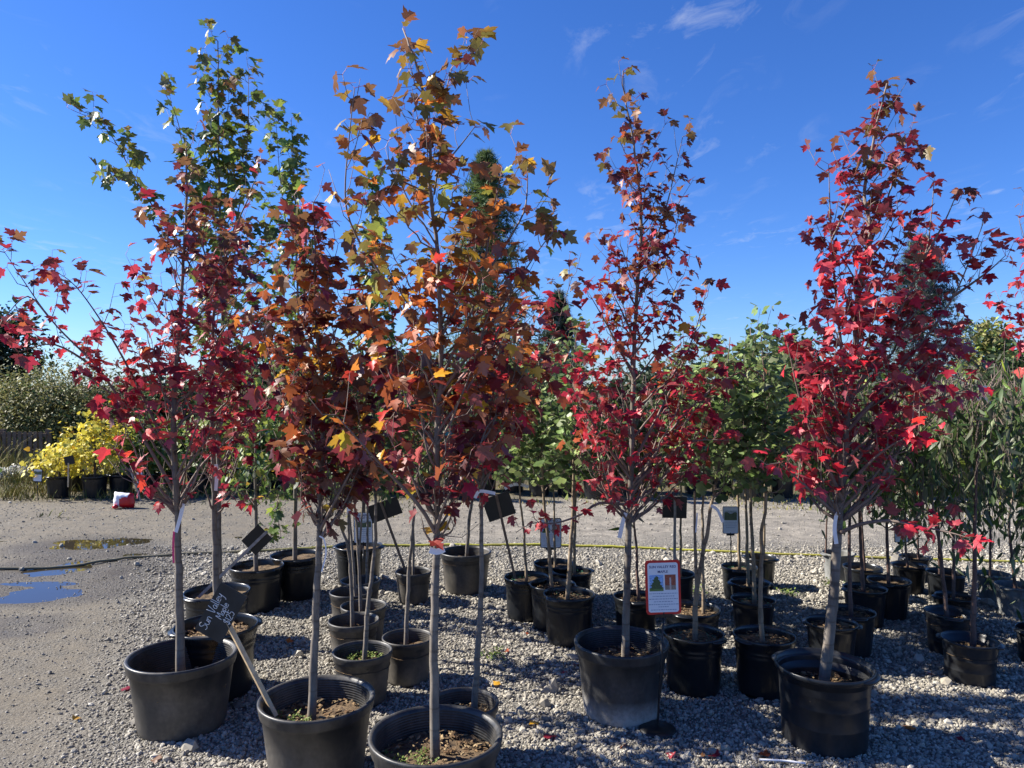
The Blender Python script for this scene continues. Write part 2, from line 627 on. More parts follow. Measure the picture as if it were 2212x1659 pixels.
# ------------------------------------------------------------------ pots
def lathe(profile, n, mod=None):
    v, f = [], []
    for k, (r, z) in enumerate(profile):
        for j in range(n):
            a = 2 * math.pi * j / n
            rr = r * (1 + (mod(a, z, k) if mod else 0))
            v.append((rr * math.cos(a), rr * math.sin(a), z))
    for k in range(len(profile) - 1):
        for j in range(n):
            j2 = (j + 1) % n
            f.append((k * n + j, k * n + j2, (k + 1) * n + j2, (k + 1) * n + j))
    return v, f


POT_CACHE = {}


def pot_mesh(D, H, kind, sink=None):
    key = (round(D, 3), round(H, 3), kind)
    if key in POT_CACHE:
        return POT_CACHE[key]
    Rr = D / 2
    soil_z = H - (0.075 if kind in 'af' else 0.035 if kind == 'b' else 0.045)
    if kind == 'b':
        soil_z = H - 0.07
    if sink:
        soil_z = H - sink
    mod = None
    if kind in 'af':       # thick rolled band, grooves inside
        bh = 0.15 * H
        prof = [(.02, .004), (.72 * Rr, .004), (.755 * Rr, .0), (.775 * Rr, .012), (.80 * Rr, .10 * H), (.865 * Rr, .5 * H), (.925 * Rr, H - bh - .004), (.96 * Rr, H - bh), (.975 * Rr, H - bh + .012),
                (.985 * Rr, H - .02), (1.0 * Rr, H - .008), (.995 * Rr, H), (.96 * Rr, H + .002), (.925 * Rr, H - .004)]
        z = H - .010
        rin = .915
        while z > soil_z - .02:
            prof += [(rin * Rr, z), ((rin - .014) * Rr, z - .003), ((rin - .014) * Rr, z - .008)]
            z -= .0105
            rin -= .0034
        prof.append(((rin - .03) * Rr, soil_z - .03))
    elif kind == 'b':      # seams and thin rim
        prof = [(.02, .004), (.80 * Rr, .004), (.835 * Rr, .0), (.85 * Rr, .012), (.865 * Rr, .30 * H), (.872 * Rr, .305 * H), (.87 * Rr, .32 * H), (.885 * Rr, .56 * H), (.893 * Rr, .565 * H), (.89 * Rr, .58 * H),
                (.91 * Rr, .84 * H), (.925 * Rr, .845 * H), (.93 * Rr, .93 * H), (.99 * Rr, .935 * H), (1.0 * Rr, .95 * H), (1.0 * Rr, H - .003), (.985 * Rr, H), (.955 * Rr, H - .003), (.93 * Rr, H - .03), (.88 * Rr, soil_z - .02)]
    elif kind == 'c':      # glossy blow moulded pot, double bead below the rim
        prof = [(.02, .004), (.79 * Rr, .004), (.82 * Rr, .0), (.845 * Rr, .014), (.86 * Rr, .2 * H), (.90 * Rr, .66 * H), (.915 * Rr, .70 * H), (.905 * Rr, .715 * H), (.92 * Rr, .75 * H), (.93 * Rr, .765 * H), (.92 * Rr, .78 * H), (.93 * Rr, .84 * H),
                (.955 * Rr, .86 * H), (.97 * Rr, .90 * H), (.985 * Rr, .925 * H), (1.0 * Rr, .955 * H), (.995 * Rr, .985 * H), (.975 * Rr, H), (.95 * Rr, H - .004), (.93 * Rr, H - .02), (.9 * Rr, soil_z - .02)]
    else:                  # 'd' arched flutes on the side
        prof = [(.02, .004), (.76 * Rr, .004), (.79 * Rr, .0)] + [((.80 + .12 * q) * Rr, (.02 + .78 * q) * H) for q in np.linspace(0, 1, 14)] + \
               [(.925 * Rr, .84 * H), (.935 * Rr, .90 * H), (.98 * Rr, .915 * H), (1.0 * Rr, .93 * H), (1.0 * Rr, .98 * H), (.985 * Rr, H), (.955 * Rr, H - .003), (.93 * Rr, H - .02), (.9 * Rr, soil_z - .02)]

        def mod(a, z, k):
            q = (z / H - .06) / .66
            if not 0 < q < 1:
                return 0
            s = math.sin(a * 9)
            lim = 1 - max(0, (q - .75) / .25) ** 2
            return -.022 if abs(s) < .72 * lim else .0
    nseg = 72 if kind == 'd' else 56
    v, f = lathe(prof, nseg, mod)
    mat = {'a': M['pot_a'], 'f': M['pot_foot'], 'b': M['pot_b'], 'c': M['pot_c'], 'd': M['pot_c'], 'g': M['pot_d']}[kind]
    me = mesh_from('pot', v, f, mat, smooth=True)
    # soil
    sv, sf = [(0, 0, soil_z)], []
    rings, ns = 7, 40
    for i in range(1, rings + 1):
        rr = (.925 - (.10 if sink else 0)) * Rr * i / rings
        for j in range(ns):
            a = 2 * math.pi * j / ns
            p = Vector((rr * math.cos(a) * 9, rr * math.sin(a) * 9, H * 20))
            sv.append((rr * math.cos(a), rr * math.sin(a), soil_z + .016 * mnoise.noise(p) + .008 * mnoise.noise(p * 3)))
    for j in range(ns):
        sf.append((0, 1 + j, 1 + (j + 1) % ns))
    for i in range(rings - 1):
        for j in range(ns):
            j2 = (j + 1) % ns
            sf.append((1 + i * ns + j, 1 + (i + 1) * ns + j, 1 + (i + 1) * ns + j2, 1 + i * ns + j2))
    soil = mesh_from('soil', sv, sf, M['soil'], smooth=True)
    POT_CACHE[key] = (me, soil, soil_z, mat)
    return POT_CACHE[key]


def handle_mesh(D, H, mat):
    Rr = D / 2
    v, f = [], []
    n = 10
    for i in range(n + 1):
        a = (i / n - .5) * .75
        bulge = .022 * (1 - (2 * i / n - 1) ** 4)
        for r, z in ((Rr * .99, H - .006), (Rr * .99 + bulge, H - .010), (Rr * .99 + bulge, H - .020), (Rr * .985, H - .022)):
            v.append((r * math.cos(a), r * math.sin(a), z))
    for i in range(n):
        for j in range(3):
            f.append((i * 4 + j, (i + 1) * 4 + j, (i + 1) * 4 + j + 1, i * 4 + j + 1))
    return mesh_from('handle', v, f, mat, smooth=True)


def solve_pot(u, v, w, k):
    w = w / math.sqrt(1 + ((u - CX) / F) ** 2)
    q = w / (v - CY)
    D = CAM_H * q / (1 + k * q)
    H = k * D
    Y = (CAM_H - H) * F / (v - CY)
    return np.array([(u - CX) / F * Y, Y, 0.0]), D, H


def scatter_bits(name, parent, radius, z, n, size, mat, flat=.35, seed=0, ring=0.0):
    g = np.random.default_rng(seed)
    a = g.random(n) * 2 * math.pi
    r = radius * np.sqrt(g.random(n) * (1 - ring) + ring)
    pos = np.stack([r * np.cos(a), r * np.sin(a), np.full(n, z) + g.random(n) * .012], 1)
    base = np.array([(-.5, -.3, 0), (.5, -.35, 0), (.55, .3, 0), (-.45, .35, 0), (-.3, -.15, .4), (.3, -.2, .45), (.3, .2, .35), (-.3, .15, .4)])
    bf = [(0, 1, 5, 4), (1, 2, 6, 5), (2, 3, 7, 6), (3, 0, 4, 7), (4, 5, 6, 7)]
    v, f = [], []
    for i in range(n):
        s = size * math.exp(g.normal(0, .4))
        rt = Matrix.Rotation(g.random() * 6.28, 3, 'Z') @ Matrix.Rotation(g.normal(0, .45), 3, 'X')
        rt = np.array(rt)
        vv = (base * [s, s * g.uniform(.4, 1), s * flat]) @ rt.T + pos[i]
        o = len(v)
        v.extend(vv.tolist())
        f.extend([tuple(o + q for q in ff) for ff in bf])
    return link(name, mesh_from(name, v, f, mat), parent, kind='stuff')


def weeds(name, parent, pts, h, n_leaf, mat, seed=0, off=(0, 0, 0)):
    g = np.random.default_rng(seed)
    v, f = [], []
    for p in pts:
        for i in range(n_leaf):
            a = g.random() * 6.28
            b = np.asarray(p) + np.array([g.normal(0, h * .5), g.normal(0, h * .5), g.random() * h * .8])
            d = np.array([math.cos(a), math.sin(a), g.uniform(.1, .9)]) * h * g.uniform(.3, .6)
            s = np.array([-math.sin(a), math.cos(a), 0]) * h * g.uniform(.12, .22)
            o = len(v)
            v.extend([b, b + d * .5 + s, b + d, b + d * .5 - s])
            f.append((o, o + 1, o + 2, o + 3))
    v = np.asarray(v) - np.asarray(off)
    return link(name, mesh_from(name, v, f, mat), parent, kind='stuff')


def add_pot(root, D, H, kind, rot=0.0, seed=0, pellets=False, detail=True, sink=None):
    me, soil, soil_z, mat = pot_mesh(D, H, kind, sink)
    p = link('pot', me, root)
    p.rotation_euler = (0, 0, rot)
    s = link('soil', soil, p)
    if kind in 'bcd':
        hm = handle_mesh(D, H, mat)
        for q in (0.0, math.pi):
            h = link('handle', hm, p)
            h.rotation_euler = (0, 0, q - .9)
    if detail:
        scatter_bits('bark_chips', p, D * .43, soil_z + .004, 260 if D > .38 else 110, .016, M['chips'], seed=seed)
    if pellets:
        scatter_bits('fertiliser', p, D * .36, soil_z + .012, 60, .006, M['pellets'], flat=.8, seed=seed + 5, ring=.3)
    return soil_z


# ------------------------------------------------------------------ trees
SUNH = np.array(S)


def outline_at(outline, v):
    vs = [o[0] for o in outline]
    return np.interp(v, vs, [o[1] for o in outline]), np.interp(v, vs, [o[2] for o in outline])


def make_tree(root, base, Y, trunk_px, r_base, outline, stops, leaf, n_leaf, size, limbs_px=(), n_env=30, seed=0, n_single=0,
              habit='up', bark='bark', depth=0.8, soil_z=0.3, twig_len=.22, stems_px=(), droop=.30, wind=.25, mass_mat='leaf_mass', petiole=.035, crown_from=None, low=.6, max_depth=.62, sides=10, leaf_pale=1.0):
    g = np.random.default_rng(seed)
    off = np.asarray(base)
    wood, br = Wood(), Wood()
    tp = [P(u, v, Y) for u, v in trunk_px]
    tp[0][2] = soil_z - .04
    for i, q in enumerate(tp):
        q[1] = off[1] + (0 if i < 2 else g.normal(0, .03))
    trunk = catmull(tp, .05)
    k = len(trunk)
    s = np.linspace(0, 1, k)
    jit = np.stack([[mnoise.noise(Vector((i * .55 + seed, 3.1, 0))), mnoise.noise(Vector((i * .55 + seed, 9.7, 0))), 0] for i in range(k)]) * .006
    trunk = trunk + jit * np.minimum(1, s * 8)[:, None]
    rad = r_base * (1 - .86 * s ** .85) * (1 + .09 * np.array([mnoise.noise(Vector((i * .8, seed * 1.3, 2))) for i in range(k)]))
    rad[0] *= 1.18
    zs_ = P(0, max(o[0] for o in outline), Y)[2]
    ks = int(np.argmin(np.abs(trunk[:, 2] - (zs_ + .30 * (trunk[-1][2] - zs_)))))
    wood.tube(trunk[:ks + 1], rad[:ks + 1], sides, cap=False)
    wood.tube(trunk[ks:], rad[ks:], sides, mat=1)
    sites = []                                         # (position, stem direction)

    def along(path, r0, r1, n=5, mat=0):
        br.tube(path, np.linspace(r0, r1, len(path)), n, mat)

    def dress(path, start, r0, tw, twigs=True):
        L = np.cumsum(np.r_[0, np.linalg.norm(np.diff(path, axis=0), axis=1)])
        tot = L[-1]
        if tot < .02:
            return
        x = start * tot
        tgt = np.gradient(path, axis=0)
        while x < tot:
            i = min(np.searchsorted(L, x), len(path) - 1)
            p, d = path[i], nrm(tgt[i])
            sites.append((p, d))
            sites.append((p, d))
            if twigs and g.random() < .62:
                fr = x / tot
                ln = tw * g.uniform(.4, 1.15) * (1 - .45 * fr)
                side = nrm(np.cross(d, g.normal(0, 1, 3)))
                if habit == 'weep':
                    dd = nrm(d * .5 + side * .5 + np.array([0, 0, -.6]))
                else:
                    dd = nrm(d * .55 + side * .75 + np.array([0, 0, .30]))
                e = p + dd * ln
                mid = p + dd * ln * .5 + np.array([0, 0, -.01])
                e = e + np.array([0, 0, .04 if habit != 'weep' else -.06])
                tw_path = np.array([p, mid, e])
                along(tw_path, max(.0013, r0 * .3), .0009, 4)
                m = max(2, int(ln / .045))
                for q in range(1, m + 1):
                    f_ = q / m
                    pp = p + (e - p) * f_
                    sites.append((pp, dd))
                    sites.append((pp, dd))
                sites.append((e, dd))
            x += g.uniform(.035, .075)
        sites.append((path[-1], nrm(tgt[-1])))
        sites.append((path[-1], nrm(tgt[-1])))

    tv = np.array([CY - (q[2] - CAM_H) * F / q[1] for q in trunk])

    def trunk_at_z(z):
        i = int(np.argmin(np.abs(trunk[:, 2] - z)))
        return trunk[i], rad[i]

    # leader above the first third of the crown
    v_bot = max(o[0] for o in outline)
    v_top = min(o[0] for o in outline)
    z_bot, z_top = P(0, v_bot, Y)[2], P(0, v_top, Y)[2]
    lead = trunk[trunk[:, 2] > z_bot + .35 * (z_top - z_bot)]
    if len(lead) > 2 and habit == 'up':
        dress(lead, 0.0, r_base * .3, twig_len)
    for st in stems_px:
        path = catmull([P(u, v, Y) for u, v in st], .05)
        path[:, 1] = off[1] + np.linspace(0, g.uniform(-.05, .05), len(path))
        wood.tube(path, np.linspace(r_base * .62, r_base * .35, len(path)), 8)
    exempt = [len(sites), len(sites)]
    for lm in limbs_px:
        pts, dyend = lm
        path = [P(u, v, Y) for u, v in pts]
        n = len(path)
        for i, q in enumerate(path):
            q[1] = off[1] + dyend * (i / (n - 1))
            q[0] *= q[1] / Y
            q[2] = CAM_H + (q[2] - CAM_H) * q[1] / Y
        path = catmull(path, .05)
        r0 = trunk_at_z(path[0][2])[1] * .62
        r0 = max(.004, min(.011, r0))
        along(path, r0, .0015, 6)
        dress(path, .32, r0, twig_len)
        exempt[1] = len(sites)
    ga = g.random() * 6
    for i in range(n_env):
        f_ = (i + .5) / n_env
        f_ = f_ ** .72
        v = v_top + (v_bot - v_top) * (.06 + .92 * f_)
        uL, uR = outline_at(outline, v)
        z = P(0, v, Y)[2]
        c, _ = trunk_at_z(z)
        uc = CX + c[0] * F / Y
        th = ga + i * 2.39996 + g.normal(0, .25)
        hw = (uR - uc) if math.cos(th) > 0 else (uc - uL)
        hx = max(.03, hw / F * Y)
        hy = min(max_depth, max(.05, depth * .5 * (uR - uL) / F * Y))
        q = math.sqrt(g.uniform(.3, 1.0))
        tip = c + np.array([math.cos(th) * hx * q, math.sin(th) * hy * q, 0])
        tip[2] = z
        rr = math.hypot(math.cos(th) * hx * q, math.sin(th) * hy * q)
        if habit == 'up':
            za = z - rr * g.uniform(1.0, 1.8) - .05
            za = max(za, z_bot - .12 + g.uniform(0, .12))
            a, ra = trunk_at_z(min(za, z - .03))
            m1 = a + (tip - a) * np.array([.45, .45, .33])
            m2 = a + (tip - a) * np.array([.8, .8, .68])
            path = catmull([a, m1, m2, tip], .05)
        elif habit == 'weep':
            a, ra = trunk_at_z(min(z_top, trunk[-1][2]) - g.uniform(.0, .35))
            top = a + (tip - a) * np.array([.55, .55, 0]) + np.array([0, 0, g.uniform(.08, .28)])
            m2 = a + (tip - a) * np.array([.9, .9, 0]) + np.array([0, 0, .02])
            path = catmull([a, top, m2, tip], .05)
        else:                                          # 'spread'
            za = max(z_bot - .05, z - rr * g.uniform(.3, .9) - .03)
            a, ra = trunk_at_z(za)
            m1 = a + (tip - a) * np.array([.4, .4, .45]) + g.normal(0, .02, 3)
            path = catmull([a, m1, tip], .05)
        path = path + g.normal(0, .004, path.shape)
        r0 = max(.003, min(.0095, ra * .5))
        along(path, r0, .0012, 5)
        dress(path, .28 if habit == 'up' else .2, r0, twig_len)
    # leaves
    sp = np.array([q[0] for q in sites])
    sd = np.array([q[1] for q in sites])
    t0_ = ((sp[:, 2] - z_bot) / (z_top - z_bot)).clip(0, 1)
    keep0 = (g.random(len(sp)) < low + (1 - low) * sstep(.06, .36, t0_)) | ((np.arange(len(sp)) >= exempt[0]) & (np.arange(len(sp)) < exempt[1]))
    sp, sd = sp[keep0], sd[keep0]
    if crown_from is not None:
        keep = sp[:, 2] > P(0, crown_from, Y)[2]
        sp, sd = sp[keep], sd[keep]
    n = min(n_leaf, len(sp))
    tt = ((sp[:, 2] - z_bot) / (z_top - z_bot)).clip(0, 1)
    wgt = np.exp(-.6 * tt ** 2)
    idx = np.argsort(-np.log(g.random(len(sp)) + 1e-9) / wgt)[:n]
    sp, sd = sp[idx], sd[idx]
    rnd = g.normal(0, 1, (n, 3))
    outw = np.cross(sd, np.cross(rnd, sd))
    outw /= np.linalg.norm(outw, axis=1, keepdims=True)
    e = outw * .8 + sd * .35 + np.array([wind * .5, 0, .1])
    e /= np.linalg.norm(e, axis=1, keepdims=True)
    pl = petiole * g.uniform(.5, 1.3, n)
    lp = sp + e * pl[:, None]
    if habit == 'weep':
        d = outw * .5 + np.array([wind * .2, 0, -.8]) + g.normal(0, .38, (n, 3))
        up = outw + g.normal(0, .5, (n, 3))
    else:
        d = outw * .9 + np.array([wind, 0, -droop]) + g.normal(0, .28, (n, 3))
        up = np.array([-.10, .08, 1.0]) + outw * .15 + g.normal(0, .34, (n, 3))
    rot = frames(d, up)
    sz = size * np.exp(g.normal(0, .22, n)).clip(.55, 1.5)
    t = ((lp[:, 2] - z_bot) / (z_top - z_bot)).clip(0, 1)
    t = (t + g.normal(0, .06, n)).clip(0, 1)
    col = pick_colors(stops, t, g)
    # petioles
    if petiole > .02:
        for i in range(n):
            br.tube(np.array([sp[i], lp[i]]), [.0011, .0008], 3, 1, cap=False)
    # singles: those that show largest
    single = np.zeros(n, bool)
    if n_single:
        view = lp - np.array([0, 0, CAM_H])
        dist = np.linalg.norm(view, axis=1)
        face = np.abs((rot[:, :, 2] * view).sum(1) / dist)
        score = sz ** 2 * (face + .15) / dist ** 2 * np.exp(-(lp[:, 1] - lp[:, 1].min()) * 1.2)
        single[np.argsort(-score)[:n_single]] = True
    mass = ~single
    wood.build('trunk', [M[bark], M['twig']], root, off)
    br.build('branches', [M['twig'], M['petiole'] if leaf == 'maple' else M['petiole_green']], root, off)['kind'] = 'stuff'
    cr = leaf_mass('crown', leaf, lp[mass], rot[mass], sz[mass], col[mass], M[mass_mat], root, off)
    if n_single:
        ms = LEAF_MESH[leaf]
        for i in np.where(single)[0]:
            o = bpy.data.objects.new('leaf', ms[int(i) % len(ms)])
            m4 = Matrix(rot[i].tolist()).to_4x4()
            for a_ in range(3):
                for b_ in range(3):
                    m4[a_][b_] = rot[i][a_][b_] * sz[i]
            m4.translation = Vector((lp[i] - off).tolist())
            o.parent = cr
            o.matrix_local = m4
            o.color = (*col[i].tolist(), 1.0)
            COL.objects.link(o)
    return trunk


# ------------------------------------------------------------------ ground
PUDDLES = [((110, 1273), (105, 13), 0), ((50, 1291), (80, 7), 0), ((20, 1355), (60, 10), 0), ((140, 1224), (80, 22), 0), ((175, 1179), (80, 9), 0), ((297, 1193), (48, 5), 0), ((298, 1232), (40, 11), 0), ((80, 1256), (110, 4), 0)]
PUD = []
for (u_, v_), (du, dv), rr_ in PUDDLES:
    c_ = G(u_, v_)
    rx = du / F * c_[1]
    ry = abs(G(u_, v_ - dv)[1] - G(u_, v_ + dv)[1]) / 2
    PUD.append((c_, rx, ry))


def sstep(a, b, x):
    t = np.clip((x - a) / (b - a), 0, 1)
    return t * t * (3 - 2 * t)


def vnoise(x, y, s, seed):
    out = np.empty(len(x))
    for i in range(len(x)):
        out[i] = mnoise.noise(Vector((x[i] * s + seed, y[i] * s - seed * .7, seed * .31)))
    return out


def grade(lo, f0, f1, hi, step, growth=1.35):
    mid = list(np.arange(f0, f1 + 1e-6, step))
    a, s_ = [], step
    x = f1
    while x < hi:
        s_ *= growth
        x += s_
        a.append(min(x, hi))
    b, s_ = [], step
    x = f0
    while x > lo:
        s_ *= growth
        x -= s_
        b.append(max(x, lo))
    return np.array(b[::-1] + mid + a)


xs = grade(-420, -7.5, 6.5, 420, .06)
ys = grade(-60, 2.2, 14.5, 700, .06)
gx, gy = np.meshgrid(xs, ys)
gx, gy = gx.ravel(), gy.ravel()
near = (np.abs(gx) < 9) & (gy > 1) & (gy < 17)
gz = np.zeros(len(gx))
ni = np.where(near)[0]
gz[ni] = .010 * vnoise(gx[ni], gy[ni], 1.1, 3.0) + .007 * vnoise(gx[ni], gy[ni], 4.0, 8.0) + .005 * vnoise(gx[ni], gy[ni], 11.0, 5.0)
damp = .35 + .65 * sstep(6.8, 7.8, gy)
gz = gz * np.where(gx > -2.2, damp, 1.0)
mud = near & (gx < -2.2) & (gy > 4.4) & (gy < 9.2)
mi_ = np.where(mud)[0]
fade = sstep(-2.2, -3.0, gx[mi_]) * sstep(4.4, 5.0, gy[mi_])
gz[mi_] += fade * (.012 * vnoise(gx[mi_] * .5, gy[mi_] * 1.2, 2.4, 14.0) + .006 * vnoise(gx[mi_] + gy[mi_] * .8, gy[mi_] * 3, 3.0, 2.0))
# tyre ruts along the road
for yr, dep in ((8.3, .02), (9.6, .018)):
    gz[ni] -= dep * np.exp(-((gy[ni] - yr - .10 * gx[ni]) / .22) ** 2)
for c_, rx, ry in PUD:
    dd = ((gx - c_[0]) / rx) ** 2 + ((gy - c_[1]) / ry) ** 2
    gz -= .026 * np.exp(-dd * .9)
nx, ny = len(xs), len(ys)
gf = [(j * nx + i, j * nx + i + 1, (j + 1) * nx + i + 1, (j + 1) * nx + i) for j in range(ny - 1) for i in range(nx - 1)]


def ground_material():
    m, n, l, b = new_mat('gravel_and_dirt')
    c = n.new('ShaderNodeTexCoord')
    sp = n.new('ShaderNodeSeparateXYZ')
    l.new(c.outputs['Object'], sp.inputs[0])
    X, Yc = sp.outputs['X'], sp.outputs['Y']
    big = tex(n, l, 'Noise', .9, detail=6)
    med = tex(n, l, 'Noise', 5.0, detail=8, Roughness=.7)
    fine = tex(n, l, 'Noise', 60.0, detail=6, Roughness=.75)
    vor = tex(n, l, 'Voronoi', 55.0)
    vor2 = tex(n, l, 'Voronoi', 34.0)
    vs = n.new('ShaderNodeSeparateColor'); l.new(vor.outputs['Color'], vs.inputs[0])
    vs2 = n.new('ShaderNodeSeparateColor'); l.new(vor2.outputs['Color'], vs2.inputs[0])
    grav = ramp(n, l, vs.outputs[0], [(0, (.14, .13, .115)), (.35, (.26, .245, .215)), (.7, (.37, .345, .30)), (1, (.5, .475, .42))])
    edge = ramp(n, l, vor.outputs['Distance'], [(0.25, (1, 1, 1)), (.62, (.42, .42, .42))])
    gcol = mixrgb(n, l, 1.0, grav.outputs[0], edge.outputs[0], 'MULTIPLY')
    dirt = ramp(n, l, med.outputs['Fac'], [(.28, (.15, .13, .105)), (.5, (.27, .24, .195)), (.72, (.38, .345, .29))])
    dfine = ramp(n, l, fine.outputs['Fac'], [(.3, (.6, .6, .6)), (.7, (1.25, 1.25, 1.25))])
    dcol = mixrgb(n, l, 1.0, dirt.outputs[0], dfine.outputs[0], 'MULTIPLY')
    moist = n.new('ShaderNodeMapRange'); moist.inputs[1].default_value = .3; moist.inputs[2].default_value = -2.6
    l.new(mathn(n, l, 'ADD', X, mathn(n, l, 'MULTIPLY', mathn(n, l, 'SUBTRACT', big.outputs['Fac'], .5), 3.0)), moist.inputs[0])
    dcol = mixrgb(n, l, moist.outputs[0], dcol, mixrgb(n, l, 1.0, dcol, (.56, .54, .50), 'MULTIPLY'))
    # scattered stones pressed into the dirt
    st = mathn(n, l, 'GREATER_THAN', vs2.outputs[1], .86)
    st = mathn(n, l, 'MULTIPLY', st, mathn(n, l, 'LESS_THAN', vor2.outputs['Distance'], .36))
    dcol = mixrgb(n, l, st, dcol, (.36, .34, .31))
    # where dirt: beyond the hose, and left of the pots
    wob = mathn(n, l, 'MULTIPLY', mathn(n, l, 'SUBTRACT', big.outputs['Fac'], .5), 1.6)
    far = n.new('ShaderNodeMapRange'); far.inputs[1].default_value = 7.2; far.inputs[2].default_value = 8.3
    l.new(mathn(n, l, 'ADD', Yc, wob), far.inputs[0])
    lx = mathn(n, l, 'ADD', X, mathn(n, l, 'MULTIPLY', Yc, .42))      # left boundary, slanting
    left = n.new('ShaderNodeMapRange'); left.inputs[1].default_value = -.10; left.inputs[2].default_value = -.75
    l.new(mathn(n, l, 'ADD', lx, mathn(n, l, 'MULTIPLY', wob, .6)), left.inputs[0])
    md = mathn(n, l, 'MAXIMUM', far.outputs[0], left.outputs[0])
    patch = n.new('ShaderNodeMapRange'); patch.inputs[1].default_value = .42; patch.inputs[2].default_value = .62
    l.new(med.outputs['Fac'], patch.inputs[0])
    mdp = mathn(n, l, 'MULTIPLY', md, mathn(n, l, 'ADD', mathn(n, l, 'MULTIPLY', patch.outputs[0], .45), .55))
    col = mixrgb(n, l, mdp, gcol, dcol)
    # damp earth round the puddles and in the ruts at the left
    wet = None
    for c_, rx, ry in PUD:
        ax = mathn(n, l, 'DIVIDE', mathn(n, l, 'SUBTRACT', X, float(c_[0])), float(rx) * 2.2)
        ay = mathn(n, l, 'DIVIDE', mathn(n, l, 'SUBTRACT', Yc, float(c_[1])), float(ry) * 3.0)
        q = mathn(n, l, 'ADD', mathn(n, l, 'MULTIPLY', ax, ax), mathn(n, l, 'MULTIPLY', ay, ay))
        q = mathn(n, l, 'SUBTRACT', 1.0, q)
        wet = q if wet is None else mathn(n, l, 'MAXIMUM', wet, q)
    wetm = n.new('ShaderNodeMapRange'); wetm.inputs[1].default_value = -.25; wetm.inputs[2].default_value = .5
    l.new(mathn(n, l, 'ADD', wet, mathn(n, l, 'SUBTRACT', med.outputs['Fac'], .5)), wetm.inputs[0])
    col = mixrgb(n, l, wetm.outputs[0], col, mixrgb(n, l, 1.0, col, (.42, .40, .38), 'MULTIPLY'))
    # beyond the road: weedy earth
    ver = n.new('ShaderNodeMapRange'); ver.inputs[1].default_value = 10.3; ver.inputs[2].default_value = 11.2
    l.new(mathn(n, l, 'ADD', Yc, wob), ver.inputs[0])
    ecol = ramp(n, l, med.outputs['Fac'], [(.3, (.045, .038, .02)), (.5, (.10, .083, .045)), (.7, (.15, .13, .07))])
    col = mixrgb(n, l, ver.outputs[0], col, ecol.outputs[0])
    l.new(col, b.inputs['Base Color'])
    rgh = mathn(n, l, 'SUBTRACT', .95, mathn(n, l, 'MULTIPLY', wetm.outputs[0], .35))
    l.new(rgh, b.inputs['Roughness'])
    b.inputs['Specular IOR Level'].default_value = .3
    hg = mathn(n, l, 'SUBTRACT', 1.0, vor.outputs['Distance'])
    hd = mathn(n, l, 'ADD', mathn(n, l, 'MULTIPLY', fine.outputs['Fac'], .6), mathn(n, l, 'MULTIPLY', st, .5))
    mixh = n.new('ShaderNodeMix'); mixh.data_type = 'FLOAT'
    l.new(mdp, mixh.inputs[0]); l.new(hg, mixh.inputs[2]); l.new(hd, mixh.inputs[3])
    bump(n, l, b, mixh.outputs[0], 1.0, .02)
    return m


gm = mesh_from('ground', np.stack([gx, gy, gz], 1), gf, ground_material(), smooth=True)
ground = link('ground', gm)
ground['kind'] = 'structure'
ground['label'] = 'grey gravel yard with a packed dirt road and muddy patches'

# water in the ruts
mw, nw, lw, bw = new_mat('puddle_water')
bw.inputs['Base Color'].default_value = (.035, .028, .016, 1)
bw.inputs['Roughness'].default_value = .03
bw.inputs['IOR'].default_value = 1.33
bw.inputs['Specular IOR Level'].default_value = .75
tw_ = tex(nw, lw, 'Noise', 9.0, detail=2)
bump(nw, lw, bw, tw_.outputs['Fac'], .05, .004)
wv, wf = [], []
c0 = G(-60, 1300); c1 = G(460, 1150)
x0, x1, y0, y1 = -7.2, -2.6, 4.6, 9.0
puddle = link('puddle', mesh_from('puddle', [(x0, y0, -.0215), (x1, y0, -.0215), (x1, y1, -.0215), (x0, y1, -.0215)], [(0, 1, 2, 3)], mw))
puddle['kind'] = 'structure'
puddle['label'] = 'shallow muddy puddles in the wheel ruts reflecting sky and yellow leaves'


def gnd_z(x, y):
    i = np.clip(np.searchsorted(xs, x), 0, nx - 1)
    j = np.clip(np.searchsorted(ys, y), 0, ny - 1)
    return gz[j * nx + i]


